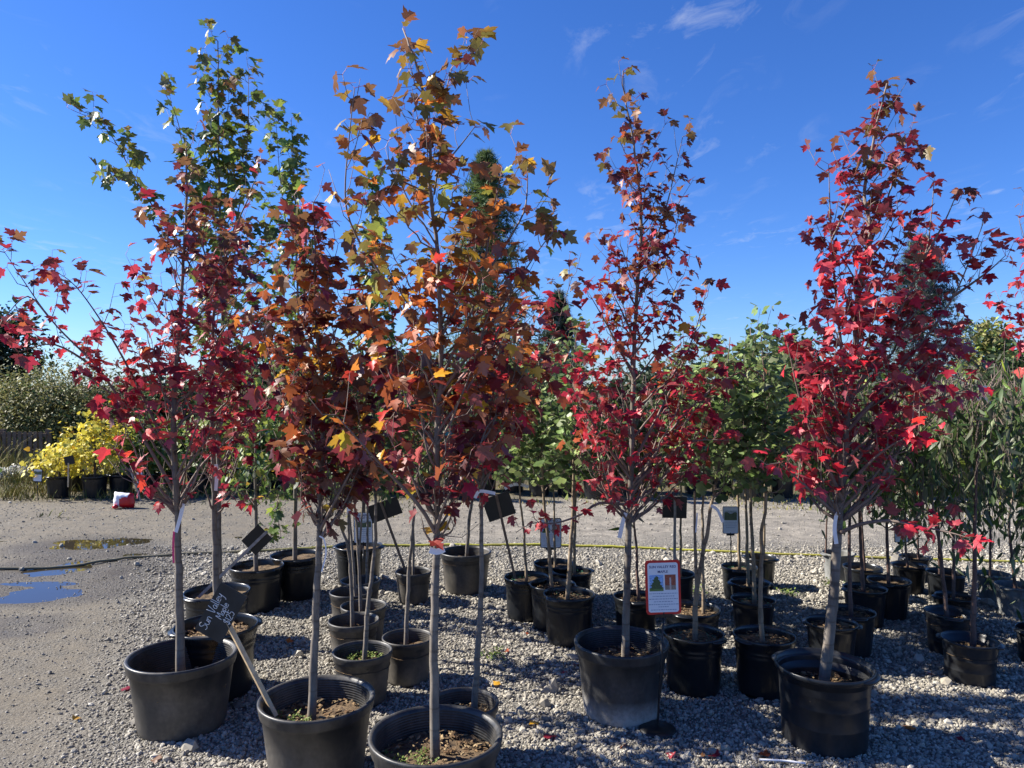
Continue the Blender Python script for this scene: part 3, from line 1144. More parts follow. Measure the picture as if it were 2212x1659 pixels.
# crushed stone lying on the ground: real stones
def gravel():
    g = np.random.default_rng(11)
    N = 170000
    yy = 2.3 + (10.6 - 2.3) * g.random(N * 2) ** 1.45
    xx = (g.random(N * 2) * 2 - 1) * (yy * .72 + .15)
    # fewer in the packed dirt
    lx = xx + yy * .42
    dirt = sstep(-.1, -.8, lx)
    dirt = np.maximum(dirt, sstep(7.1, 7.9, yy))
    keep = g.random(N * 2) > dirt * .90
    xx, yy, dirt = xx[keep][:N], yy[keep][:N], dirt[keep][:N]
    n = len(xx)
    sz = .0054 * np.exp(g.normal(0, .36, n)) * (1 + (yy - 2.5) * .08) * (1 - .3 * dirt)
    big = g.random(n) < .010
    sz[big] *= g.uniform(1.6, 3.2, big.sum())
    zz = gnd_z(xx, yy) + sz * .25
    scl = np.stack([sz * g.uniform(.9, 1.6, n), sz * g.uniform(.7, 1.2, n), sz * g.uniform(.5, .95, n)], 1)
    rot = np.stack([g.normal(0, .5, n), g.normal(0, .5, n), g.random(n) * 6.283], 1)
    me = bpy.data.meshes.new('gravel')
    me.vertices.add(n)
    me.vertices.foreach_set('co', np.stack([xx, yy, zz], 1).astype(np.float32).ravel())
    for nm, a in (('rot', rot), ('scl', scl)):
        at = me.attributes.new(nm, 'FLOAT_VECTOR', 'POINT')
        at.data.foreach_set('vector', a.astype(np.float32).ravel())
    me.materials.append(M['stone'])
    o = link('gravel', me, kind='stuff')
    ng = bpy.data.node_groups.new('stones', 'GeometryNodeTree')
    ng.interface.new_socket('Geometry', in_out='INPUT', socket_type='NodeSocketGeometry')
    ng.interface.new_socket('Geometry', in_out='OUTPUT', socket_type='NodeSocketGeometry')
    gi, go = ng.nodes.new('NodeGroupInput'), ng.nodes.new('NodeGroupOutput')
    mp_ = ng.nodes.new('GeometryNodeMeshToPoints')
    ico = ng.nodes.new('GeometryNodeMeshIcoSphere')
    ico.inputs['Subdivisions'].default_value = 1
    sm = ng.nodes.new('GeometryNodeSetMaterial')
    sm.inputs['Material'].default_value = M['stone']
    inst = ng.nodes.new('GeometryNodeInstanceOnPoints')
    na = ng.nodes.new('GeometryNodeInputNamedAttribute'); na.data_type = 'FLOAT_VECTOR'; na.inputs['Name'].default_value = 'rot'
    nb = ng.nodes.new('GeometryNodeInputNamedAttribute'); nb.data_type = 'FLOAT_VECTOR'; nb.inputs['Name'].default_value = 'scl'
    e2r = ng.nodes.new('FunctionNodeEulerToRotation')
    L = ng.links.new
    L(gi.outputs[0], mp_.inputs['Mesh'])
    L(mp_.outputs[0], inst.inputs['Points'])
    L(ico.outputs[0], sm.inputs['Geometry'])
    L(sm.outputs[0], inst.inputs['Instance'])
    L(na.outputs[0], e2r.inputs[0])
    L(e2r.outputs[0], inst.inputs['Rotation'])
    L(nb.outputs[0], inst.inputs['Scale'])
    L(inst.outputs[0], go.inputs[0])
    md = o.modifiers.new('stones', 'NODES')
    md.node_group = ng
    o['label'] = 'loose grey crushed stone spread under the potted trees'


gravel()


# grass and weeds along the far side of the road
def grass(name, label, n, xr, yr, h, seed, extra=None):
    g = np.random.default_rng(seed)
    x = g.uniform(*xr, n); y = g.uniform(*yr, n)
    k = vnoise(x, y, .9, seed) + .35 * vnoise(x, y, 3.0, seed + 2)
    keep = k + g.normal(0, .15, n) > (extra if extra is not None else -.1)
    x, y = x[keep], y[keep]
    n = len(x)
    hh = h * np.exp(g.normal(0, .45, n)) * (.6 + .5 * np.clip(k[keep] + .5, 0, 1.3))
    a = g.random(n) * 6.283
    w = .004 + .006 * g.random(n)
    lean = g.normal(0, .5, (n, 2)) * hh[:, None]
    z = gnd_z(x, y)
    p0 = np.stack([x - w * np.cos(a), y - w * np.sin(a), z], 1)
    p1 = np.stack([x + w * np.cos(a), y + w * np.sin(a), z], 1)
    m_ = np.stack([x + lean[:, 0] * .4, y + lean[:, 1] * .4, z + hh * .6], 1)
    t = np.stack([x + lean[:, 0], y + lean[:, 1], z + hh], 1)
    dw = np.stack([w * np.cos(a), w * np.sin(a), np.zeros(n)], 1) * .7
    v = np.stack([p0, p1, m_ + dw, m_ - dw, t], 1).reshape(-1, 3)
    f = []
    for i in range(n):
        o = i * 5
        f.append((o, o + 1, o + 2, o + 3))
        f.append((o + 3, o + 2, o + 4))
    o = link(name, mesh_from(name, v, f, M['grass']), kind='stuff')
    o['label'] = label


grass('grass', 'dry yellow green grass on the verge beyond the dirt road', 22000, (-12, -1.2), (10.5, 14.5), .10, 21)
grass('patchy_grass', 'patchy low grass between the pots across the road', 5000, (-1.2, 9), (10.5, 12.0), .06, 23, .2)
grass('tall_grass', 'tall straw coloured grass behind the row of potted shrubs', 16000, (-13, -2), (12.2, 17.5), .28, 25, -.3)
grass('sparse_weeds', 'sparse tufts of weeds growing through the gravel', 5000, (-6, 6), (9.2, 10.7), .035, 33, .25)

# ------------------------------------------------------------------ garden hose
hv = [(-40, 1231), (0, 1229), (90, 1224), (180, 1217), (270, 1208), (380, 1201), (500, 1194), (620, 1188), (720, 1184), (830, 1181), (950, 1180), (1080, 1180), (1200, 1180), (1320, 1184), (1450, 1189), (1580, 1195), (1700, 1200), (1850, 1206),
      (2000, 1211), (2120, 1214), (2260, 1218)]
W = Wood()
pth = catmull([G(u, v) + np.array([0, 0, .014]) for u, v in hv], .08)
pth[:, 2] = gnd_z(pth[:, 0], pth[:, 1]) + .013
W.tube(pth, np.full(len(pth), .0125), 8)
mh, nh, lh, bh = new_mat('hose_rubber')
th_ = tex(nh, lh, 'Noise', 1.2, detail=3)
rh = ramp(nh, lh, th_.outputs['Fac'], [(.35, (.30, .27, .06)), (.6, (.42, .40, .05))])
fx = nh.new('ShaderNodeTexCoord'); sx = nh.new('ShaderNodeSeparateXYZ'); lh.new(fx.outputs['Object'], sx.inputs[0])
mr = nh.new('ShaderNodeMapRange'); mr.inputs[1].default_value = -1.2; mr.inputs[2].default_value = -2.8
lh.new(sx.outputs['X'], mr.inputs[0])
lh.new(mixrgb(nh, lh, mr.outputs[0], rh.outputs[0], (.16, .14, .085)), bh.inputs['Base Color'])
bh.inputs['Roughness'].default_value = .45
hose = W.build('garden_hose', [mh], None, (0, 0, 0))
tag(hose, 'long yellow green garden hose lying across the gravel', 'hose')

# ------------------------------------------------------------------ front maples
BIG = 'big potted maples in front'
RED_T1 = [(0, dict(crimson=3, red=5, rose=1, scarlet=2)), (.35, dict(red=4, crimson=4, wine=3, rose=2, scarlet=1)), (.6, dict(wine=4, maroon=3, crimson=3, rust=1, rose=1)), (.85, dict(maroon=3, bronze=3, wine=2, olive=2)), (1, dict(bronze=3, olive=3, maroon=2))]
BURG = [(0, dict(crimson=4, red=3, wine=2)), (.5, dict(wine=4, maroon=3, crimson=2, rust=1)), (1, dict(maroon=3, bronze=3, rust=2, olive=1, red=1))]
ORANGE = [(0, dict(maroon=4, wine=4, crimson=2, yellow=.6, olive=1)), (.25, dict(maroon=4, wine=3, rust=2, gold=.5, bronze=1)), (.5, dict(orange=2, rust=4, gold=.8, wine=2, bronze=3, maroon=2)), (.75, dict(orange=2, rust=4, bronze=3, wine=2, rose=1, maroon=2)), (1, dict(bronze=3, maroon=3, rust=3, olive=1, red=1))]
GOLD = [(0, dict(wine=4, crimson=3, maroon=4, gold=.6)), (.2, dict(wine=4, rust=2, yellow=1, gold=1, maroon=3, rose=1)), (.42, dict(orange=4, gold=1.2, scarlet=1.5, rust=3, wine=2, bronze=1)), (.6, dict(olive=4, bronze=4, orange=2, lime=.7, gold=.6, rust=1)), (.85, dict(olive=4, bronze=4, gold=1.2, maroon=2)), (1, dict(olive=3, bronze=4, gold=1, orange=.6))]
BRON = [(0, dict(crimson=3, red=3, wine=2)), (.4, dict(red=3, wine=3, rust=2, orange=1)), (1, dict(bronze=3, maroon=3, wine=2, olive=2, rust=1))]
RED_T5 = [(0, dict(red=4, crimson=5, wine=2, rose=1)), (.3, dict(crimson=5, red=4, wine=2, rust=2)), (.5, dict(wine=4, crimson=4, rust=2, gold=.5)), (.75, dict(wine=3, maroon=3, bronze=2, rust=2)), (.9, dict(bronze=4, maroon=2, olive=2)), (1, dict(olive=4, bronze=3))]
RED_T6 = [(0, dict(red=5, crimson=4, rose=2)), (.3, dict(red=4, crimson=5, rose=3, scarlet=1)), (.6, dict(crimson=5, red=3, rose=2, wine=3)), (.8, dict(wine=3, crimson=3, bronze=2, rose=1, maroon=1)), (1, dict(bronze=4, maroon=2, olive=2))]
GREEN = [(0, dict(green=4, lime=2, mgreen=2)), (.6, dict(green=5, lime=2, olive=2, mgreen=2)), (1, dict(green=4, lime=2, mgreen=2, olive=1))]
GREENB = [(0, dict(green=4, lime=2, mgreen=2)), (.6, dict(green=4, lime=2, olive=2, mgreen=2)), (1, dict(green=4, lime=1, mgreen=2, olive=3, bronze=1))]

FRONT = [
    dict(label='red maple with long branches reaching left over the dirt, in a wide grey black pot', pot=(394, 1412, 247, .68, 'a'),
         trunk=[(391, 1440), (384, 1150), (382, 900), (386, 700), (398, 450), (400, 305)], r=.024, stops=RED_T1, n=820, size=.053,
         outline=[(305, 385, 415), (400, 345, 450), (480, 285, 490), (600, 250, 545), (700, 230, 560), (800, 220, 545), (900, 230, 510), (1000, 240, 470), (1075, 330, 440)],
         limbs=[([(384, 1075), (300, 930), (215, 800), (110, 690), (10, 545)], -.1), ([(384, 1020), (300, 840), (235, 720), (165, 620), (110, 580)], .1), ([(215, 800), (120, 745), (40, 760)], -.15),
                ([(384, 1115), (345, 1070), (335, 1040)], -.1), ([(300, 930), (250, 860), (170, 800)], -.12), ([(384, 1090), (440, 1000), (520, 930)], .15), ([(110, 690), (60, 640), (5, 690)], -.1)], env=36),
    dict(label='burgundy leaved maple behind the handwritten chalk sign, in a glossy black pot', pot=(467, 1348, 189, .82, 'c'),
         trunk=[(470, 1360), (462, 1050), (462, 850), (475, 650), (505, 500), (545, 395)], r=.021, stops=BURG, n=480, size=.050,
         outline=[(395, 520, 570), (480, 450, 620), (600, 430, 625), (800, 425, 600), (950, 425, 560), (1090, 440, 500)],
         limbs=[([(463, 1040), (520, 930), (600, 840)], .2), ([(465, 1090), (500, 1060), (480, 1085)], -.1)], env=24),
    dict(label='orange and purple maple in the wide pot that holds the handwritten chalk sign', pot=(685, 1505, 256, .70, 'a'),
         trunk=[(672, 1540), (688, 1200), (692, 1000), (690, 850), (678, 690), (685, 560), (680, 440)], r=.020, stops=ORANGE, n=950, size=.057,
         outline=[(440, 660, 720), (500, 600, 760), (600, 560, 790), (700, 545, 830), (800, 580, 850), (900, 610, 850), (1000, 620, 810), (1090, 645, 740), (1130, 660, 720)],
         limbs=[([(689, 1150), (720, 1090), (780, 980), (850, 880)], -.1), ([(690, 1000), (620, 880), (560, 700)], -.1)], env=44),
    dict(label='gold and orange maple with two bare-stemmed leaders, in the pot of crumbly brown mulch', pot=(942, 1583, 291, .70, 'a'),
         trunk=[(940, 1620), (938, 1350), (942, 1150), (946, 960), (952, 780), (950, 609), (940, 504), (930, 400), (932, 330), (914, 194), (896, 131), (868, 55)], r=.0195, stops=GOLD, n=1020, size=.056,
         outline=[(55, 845, 890), (150, 870, 930), (250, 860, 960), (330, 840, 1010), (420, 810, 1070), (500, 780, 1130), (600, 740, 1160), (700, 740, 1150), (800, 790, 1110), (900, 810, 1070), (1000, 850, 1050), (1100, 880, 1000), (1160, 890, 990)],
         limbs=[([(945, 840), (908, 739), (860, 657), (806, 567), (776, 522), (750, 459), (746, 392), (756, 280), (766, 190)], -.12), ([(940, 1150), (901, 1087), (810, 990), (725, 896)], -.15),
                ([(938, 420), (950, 330), (955, 261), (966, 187), (988, 104)], .1), ([(952, 820), (1030, 640), (1067, 448), (1085, 362)], .1), ([(1045, 600), (1110, 500), (1136, 440), (1140, 345)], .2),
                ([(952, 850), (1060, 700), (1150, 560), (1195, 500)], .0), ([(941, 1150), (960, 1090), (1000, 1010)], -.15), ([(930, 420), (850, 380), (845, 350)], -.1), ([(940, 380), (990, 320), (1025, 275)], .05)], env=44),
    dict(label='slim bronze and red maple with white band, in the small pot behind the gold maple', pot=(1001, 1515, 155, .82, 'a'),
         trunk=[(1022, 1530), (1034, 1380), (1040, 1240), (1040, 1080), (1050, 960), (1070, 820), (1090, 700)], r=.0165, stops=BRON, n=430, size=.052,
         outline=[(600, 1060, 1160), (680, 1000, 1215), (760, 980, 1215), (850, 985, 1150), (950, 985, 1110), (1060, 1000, 1080)],
         limbs=[([(1040, 1080), (1000, 1000), (965, 900)], .1), ([(1042, 1060), (1100, 920), (1190, 740), (1235, 600)], .15), ([(1042, 1040), (1090, 980), (1130, 900)], -.1)], env=20),
    dict(label='narrow crimson maple with bronze top, in the pot with the chalky white foot', pot=(1342, 1384, 206, .76, 'f'),
         trunk=[(1350, 1415), (1356, 1200), (1362, 1050), (1370, 850), (1377, 680), (1384, 540), (1383, 440), (1380, 376), (1369, 312), (1361, 255), (1351, 194), (1347, 150)], r=.021, stops=RED_T5, n=1250, size=.047,
         outline=[(150, 1337, 1360), (250, 1335, 1375), (320, 1335, 1420), (400, 1340, 1440), (480, 1340, 1440), (560, 1300, 1455), (650, 1280, 1480), (720, 1275, 1520), (790, 1230, 1580), (880, 1215, 1580), (960, 1235, 1560), (1040, 1275, 1470), (1090, 1290, 1400)],
         limbs=[([(1365, 1070), (1450, 930), (1550, 830), (1635, 790)], .1), ([(1368, 1000), (1450, 840), (1500, 720), (1530, 612)], .15), ([(1384, 580), (1430, 480), (1475, 295)], .0), ([(1380, 640), (1440, 560), (1470, 450)], .05),
                ([(1360, 1090), (1295, 1087), (1252, 1113), (1199, 1130), (1150, 1130), (1115, 1150)], -.25), ([(1366, 1040), (1290, 930), (1215, 800)], -.1), ([(1372, 820), (1310, 700), (1270, 630)], .0), ([(1366, 1050), (1480, 960), (1580, 950)], -.1)], env=56),
    dict(label='bright crimson maple with a leaning pale trunk, in the ringed black pot', pot=(1780, 1434, 221, .80, 'b'),
         trunk=[(1776, 1460), (1800, 1290), (1816, 1130), (1824, 1000), (1836, 850), (1850, 720), (1862, 611), (1869, 514), (1874, 417), (1879, 341), (1893, 265), (1910, 186)], r=.0275, stops=RED_T6, n=1500, size=.052,
         outline=[(188, 1898, 1922), (260, 1872, 1930), (340, 1868, 1930), (430, 1850, 1930), (500, 1830, 1950), (560, 1790, 2060), (640, 1730, 2110), (720, 1700, 2110), (800, 1720, 2080), (900, 1745, 2000), (980, 1720, 1975), (1050, 1700, 1960), (1085, 1740, 1890)],
         limbs=[([(1832, 880), (1812, 700), (1796, 520), (1790, 355)], .1), ([(1796, 520), (1830, 440), (1838, 380)], .0), ([(1838, 860), (1920, 720), (1995, 560), (2010, 480), (2018, 392)], .1), ([(1995, 560), (2040, 480), (2070, 410)], .0),
                ([(1832, 930), (1960, 780), (2060, 640), (2125, 480)], -.1), ([(2060, 640), (2130, 590), (2172, 552)], -.2), ([(1817, 1150), (1860, 1132), (1920, 1125), (1985, 1137), (2050, 1150), (2120, 1170)], -.35),
                ([(1815, 1120), (1750, 1060), (1685, 1000)], -.2), ([(1820, 1080), (1740, 900), (1700, 740)], -.1), ([(1822, 1060), (1900, 980), (1985, 930)], -.3), ([(1868, 560), (1920, 420), (1955, 290)], .1), ([(1822, 1020), (1960, 900), (2110, 830)], -.3)], env=58),
    dict(label='crimson maple beyond the row end whose outer twigs hang over the weeping trees', pot=(2330, 1330, 150, .85, 'c'),
         trunk=[(2332, 1345), (2325, 1100), (2320, 800), (2310, 500), (2300, 380)], r=.02, stops=RED_T6, n=500, size=.05,
         outline=[(390, 2280, 2320), (500, 2230, 2400), (650, 2190, 2450), (800, 2200, 2450), (950, 2230, 2420)],
         limbs=[([(2325, 800), (2250, 690), (2172, 655)], -.1), ([(2322, 760), (2240, 600), (2200, 470)], 0), ([(2325, 900), (2260, 800), (2185, 730)], -.1)], env=18),
]
for i, t in enumerate(FRONT):
    u, v, w, k, kind = t['pot']
    base, D, H = solve_pot(u, v, w, k)
    root = thing('potted_maple', t['label'], 'tree', base, BIG)
    sz_ = add_pot(root, D, H, kind, rot=.4 + i, seed=i, sink=[.15, .06, .10, .095, .07, .11, .12, .06][i])
    t['base'], t['D'], t['H'], t['root'], t['soil'] = base, D, H, root, sz_
    make_tree(root, base, base[1], t['trunk'], t['r'], t['outline'], t['stops'], 'maple', t['n'], t['size'], t['limbs'], n_env=t['env'], seed=100 + i, n_single=300 if i < 7 else 120, soil_z=sz_, low=[.08, .08, .4, .35, .25, .5, .25, .5][i], depth=.65, max_depth=.5)

# green maples standing further back
BACKM = [
    dict(label='tall green maple with several upright leaders, in the pot of the leaning grey stake sign', pot=(469, 1275, 148, .82, 'c'), trunk=[(474, 1290), (472, 1000), (480, 700), (478, 500), (474, 300), (470, 88)], r=.021, stops=GREENB, n=1150, size=.062, single=300,
         outline=[(88, 450, 495), (150, 440, 500), (220, 440, 500), (280, 430, 520), (360, 415, 560), (450, 420, 590), (600, 425, 600), (800, 430, 590), (950, 440, 540)],
         limbs=[([(478, 600), (520, 430), (535, 300), (537, 150)], .1), ([(472, 640), (420, 470), (395, 320), (380, 250), (345, 180)], -.1), ([(470, 680), (380, 520), (300, 400), (230, 280), (145, 232)], .0), ([(300, 400), (240, 380), (225, 385)], 0)], env=30),
    dict(label='green maple in the glossy pot by the garden hose beside the yellow green fruit tree', pot=(640, 1197, 115, .82, 'c'), trunk=[(637, 1205), (639, 1000), (640, 750), (640, 450), (634, 262)], r=.019, stops=GREEN, n=600, size=.068, single=100,
         outline=[(260, 622, 655), (330, 590, 670), (420, 575, 680), (550, 570, 690), (700, 570, 700), (900, 590, 690)],
         limbs=[([(640, 600), (610, 430), (595, 250)], .0), ([(639, 1000), (600, 1080), (607, 1160)], -.2)], env=22),
    dict(label='green maple behind the framed crabapple sign', pot=(775, 1177, 104, .82, 'c'), trunk=[(780, 1185), (790, 1000), (800, 700), (806, 395)], r=.018, stops=GREEN, n=520, size=.068, single=60,
         outline=[(400, 790, 830), (520, 775, 845), (650, 750, 860), (800, 740, 860), (950, 750, 840)], limbs=[], env=20),
]
for i, t in enumerate(BACKM):
    u, v, w, k, kind = t['pot']
    base, D, H = solve_pot(u, v, w, k)
    root = thing('potted_maple', t['label'], 'tree', base, 'green maples at the back')
    sz_ = add_pot(root, D, H, kind, rot=2.0 + i, seed=40 + i, detail=False)
    t['base'], t['D'], t['H'] = base, D, H
    make_tree(root, base, base[1], t['trunk'], t['r'], t['outline'], t['stops'], 'maple', t['n'], t['size'], t['limbs'], n_env=t['env'], seed=200 + i, n_single=t['single'], soil_z=sz_, petiole=.03)

# ------------------------------------------------------------------ smaller trees in pots
GINK = [(0, dict(ggreen=5, pgreen=3, mgreen=2)), (1, dict(ggreen=4, pgreen=4, mgreen=2))]
APPL = [(0, dict(green=4, lime=2, mgreen=3, gold=.3)), (1, dict(green=4, lime=3, mgreen=2, yellow=.2))]
CRAB = [(0, dict(mgreen=5, green=3, red=.6)), (1, dict(mgreen=4, green=3, lime=1))]
WEEP = [(0, dict(mgreen=4, dgreen=4, green=2)), (1, dict(mgreen=3, dgreen=3, green=3, lime=1))]

G_GINK = 'ginkgo trees in black pots'
G_CRAB = 'crabapple trees in grey pots'
G_WEEP = 'weeping trees in pots at the right'
MID = [
    # kind, pot, trunk px, crown (top, bottom, half width), stems, label
    ('apple', (555, 1220, 120, .82, 'c'), [(553, 1232), (552, 1060), (550, 850)], (790, 1085, 85), (), 'yellow green fruit tree in the wide glossy black pot beside the leaning stake sign', None, .019),
    ('crab', (779, 1252, 88, .84, 'a'), [(792, 1258), (795, 1060), (800, 900)], (800, 1040, 60), (), 'young crabapple in a grey pot half hidden between two other crabapple pots', G_CRAB, .012),
    ('crab', (758, 1277, 94, .84, 'a'), [(770, 1283), (752, 1060), (745, 900)], (790, 1040, 60), (), 'young crabapple whose pot touches the pot with the forked grey stem', G_CRAB, .012),
    ('crab', (786, 1307, 102, .84, 'a'), [(780, 1315), (774, 1193), (767, 1068), (760, 900)], (770, 1050, 70), ([(775, 1205), (782, 1120), (786, 1060)],), 'crabapple with two thin stems splitting above its grey pot', G_CRAB, .0125),
    ('crab', (764, 1338, 112, .84, 'a'), [(762, 1355), (755, 1204), (733, 1106), (720, 950)], (800, 1060, 70), ([(755, 1210), (752, 1106), (756, 1040)],), 'crabapple with a stem forked low above a dusty grey pot', G_CRAB, .0135),
    ('crab', (783, 1404, 131, .84, 'a'), [(786, 1425), (796, 1298), (806, 1187), (814, 1083), (815, 900)], (760, 1060, 75), (), 'crabapple in the grey pot full of green weeds', G_CRAB, .015),
    ('crab', (881, 1375, 112, .84, 'a'), [(876, 1396), (882, 1260), (891, 1158), (899, 1068), (905, 900)], (760, 1050, 75), (), 'crabapple in a dark pot beside the weedy pot', G_CRAB, .014),
    ('crab', (893, 1233, 79, .84, 'a'), [(893, 1242), (893, 1039), (896, 900)], (780, 1030, 60), (), 'small crabapple whose pale pot holds a leaning black sign', G_CRAB, .012),
    ('crab', (1006, 1190, 112, .76, 'a'), [(1006, 1198), (1015, 1110), (1022, 1060), (1030, 880)], (760, 1040, 85), (), 'crabapple in the wide pot with a peeling pale patch', None, .016),
    ('ginkgo', (1137, 1244, 97, .91, 'c'), [(1138, 1252), (1132, 1153), (1122, 1047), (1120, 850)], (760, 1040, 75), (), 'ginkgo with a white band, its pot holding a leaning black sign', G_GINK, .011),
    ('ginkgo', (1194, 1260, 101, .92, 'c'), [(1193, 1270), (1183, 1153), (1175, 1085), (1171, 1000), (1165, 800)], (700, 1045, 80), (), 'ginkgo with a crooked tan stem, in a pot squeezed between two others', G_GINK, .014),
    ('ginkgo', (1229, 1280, 112, .93, 'c'), [(1225, 1294), (1231, 1209), (1239, 1072), (1240, 800)], (690, 1050, 85), (), 'ginkgo with a pale tan stem, foremost of its cluster, in a black pot', G_GINK, .016),
    ('ginkgo', (1196, 1215, 88, .92, 'c'), [(1199, 1222), (1196, 1053), (1190, 800)], (720, 1040, 75), (), 'thin ginkgo in the pot with the framed ginkgo sign', G_GINK, .010),
    ('ginkgo', (1236, 1231, 88, .92, 'c'), [(1240, 1240), (1243, 1080), (1250, 800), (1225, 640)], (640, 1040, 75), (), 'ginkgo standing behind the pale tan stem, with green pellets on its soil', G_GINK, .013),
    ('lance', (1373, 1286, 97, .9, 'c'), [(1380, 1300), (1374, 1172), (1368, 1101), (1380, 900)], (800, 1080, 75), (), 'drooping long leaved tree behind the chalky footed pot', None, .012),
    ('ginkgo', (1455, 1236, 92, .9, 'c'), [(1470, 1242), (1471, 1042), (1475, 800)], (740, 1030, 80), (), 'ginkgo beside the upright back of a black sign', G_GINK, .011),
    ('ginkgo', (1495, 1312, 124, .85, 'c'), [(1520, 1320), (1518, 1100), (1520, 850)], (730, 1050, 85), (), 'ginkgo in the pot just behind the forked ginkgo, with pale chips on its soil', G_GINK, .012),
    ('ginkgo', (1498, 1364, 135, .93, 'c'), [(1501, 1382), (1505, 1273), (1525, 1150), (1532, 1100), (1556, 1020), (1570, 850)], (720, 1060, 90), ([(1505, 1275), (1500, 1150), (1499, 1060)],), 'forked ginkgo with two pale stems, in a black pot with green pellets', G_GINK, .0165),
    ('ginkgo', (1651, 1369, 139, .93, 'c'), [(1648, 1386), (1642, 1290), (1648, 1206), (1645, 1150), (1649, 1074), (1655, 820)], (690, 1050, 90), (), 'ginkgo with a wavy pale stem, in the black pot next to the ringed maple pot', G_GINK, .0155),
    ('ginkgo', (1627, 1292, 98, .9, 'd'), [(1630, 1300), (1627, 1206), (1626, 1074), (1622, 800)], (700, 1040, 80), (), 'ginkgo in a black pot moulded with arches', G_GINK, .016),
    ('ginkgo', (1620, 1256, 89, .9, 'd'), [(1617, 1262), (1611, 1085), (1605, 850)], (720, 1030, 80), (), 'ginkgo with weeds on its soil, behind the arched pot', G_GINK, .014),
    ('ginkgo', (1597, 1222, 80, .9, 'c'), [(1598, 1230), (1594, 1074), (1590, 850)], (730, 1030, 80), (), 'ginkgo with a framed sign standing in its pot', G_GINK, .015),
    ('ginkgo', (1642, 1202, 71, .95, 'd'), [(1650, 1206), (1652, 1060), (1660, 850)], (730, 1030, 75), (), 'ginkgo in the farthest pot of its row by the hose', G_GINK, .012),
    ('lance', (1811, 1193, 73, .85, 'g'), [(1783, 1195), (1786, 1094), (1790, 900)], (820, 1070, 70), (), 'long leaved tree in a weathered grey pot touching the hose', G_WEEP, .010),
    ('lance', (1863, 1223, 87, .85, 'd'), [(1868, 1228), (1861, 1094), (1858, 880)], (800, 1080, 80), (), 'long leaved tree in a ribbed pot behind the leaning pale trunk', G_WEEP, .013),
    ('lance', (1868, 1268, 99, .88, 'd'), [(1866, 1278), (1859, 1174), (1853, 1086), (1850, 880)], (780, 1080, 80), (), 'long leaved tree with a swollen stem foot, in a ribbed black pot', G_WEEP, .016),
    ('lance', (1838, 1318, 111, .88, 'd'), [(1839, 1328), (1835, 1222), (1843, 1062), (1845, 880)], (790, 1080, 80), (), 'straight dark stemmed tree behind the ringed maple pot', G_WEEP, .016),
    ('lance', (1796, 1342, 117, .85, 'd'), [(1793, 1352), (1803, 1172), (1812, 1060), (1815, 900)], (800, 1080, 70), (), 'tree in the arched pot touching the ringed maple pot', G_WEEP, .012),
    ('oval', (1920, 1251, 98, .9, 'd'), [(1920, 1260), (1915, 1110), (1912, 880)], (780, 1120, 85), (), 'tree with rounded green leaves, in a black pot right of the leaning maple', G_WEEP, .014),
    ('lance', (1964, 1219, 79, .85, 'd'), [(1963, 1226), (1956, 1168), (1962, 1000), (1968, 850)], (760, 1140, 85), (), 'weeping tree with a crooked stem foot in a ribbed pot', G_WEEP, .011),
    ('oval', (1976, 1201, 71, .85, 'd'), [(1985, 1206), (1978, 1050), (1975, 850)], (760, 1120, 80), (), 'tree behind the crooked stemmed weeping tree, by the hose', G_WEEP, .011),
    ('lance', (2043, 1234, 90, .85, 'd'), [(2030, 1240), (2026, 1080), (2020, 860)], (740, 1180, 95), (), 'weeping tree in a ribbed pot overlapped by two other pots', G_WEEP, .012),
    ('lance', (2065, 1286, 96, .8, 'd'), [(2060, 1295), (2060, 1077), (2062, 850)], (730, 1180, 95), (), 'weeping tree with a straight pale stem in a black pot', G_WEEP, .013),
    ('lance', (2053, 1320, 118, .85, 'b'), [(2048, 1330), (2031, 1188), (2012, 1110), (2010, 900)], (760, 1200, 95), (), 'weeping tree with a stem leaning over its black pot', G_WEEP, .015),
    ('lance', (2095, 1379, 132, .78, 'b'), [(2101, 1390), (2105, 1221), (2111, 1095), (2118, 858)], (700, 1010, 110), (), 'weeping cherry with a dark ringed trunk, white tags at its cut top', G_WEEP, .018),
    ('lance', (2146, 1238, 80, .85, 'g'), [(2140, 1244), (2138, 1080), (2135, 860)], (740, 1200, 95), (), 'weeping tree in a weathered grey pot behind the dark cherry trunk', G_WEEP, .011),
    ('lance', (2192, 1262, 92, .85, 'g'), [(2195, 1268), (2180, 1130), (2190, 1040), (2185, 850)], (720, 1290, 100), (), 'weeping tree whose branches trail down over its grey pot', G_WEEP, .013),
    ('lance', (2243, 1357, 105, .85, 'c'), [(2246, 1365), (2240, 1150), (2245, 860)], (760, 1180, 80), (), 'weeping tree in a black pot at the end of the row, beside the dark cherry', G_WEEP, .013),
]
BARK = dict(ginkgo='bark_tan', crab='bark', apple='bark', lance='bark_dark', oval='bark_dark')
NAMES = dict(ginkgo='potted_ginkgo', crab='potted_crabapple', apple='potted_fruit_tree', lance='potted_weeping_tree', oval='potted_tree')
MIDX = {}
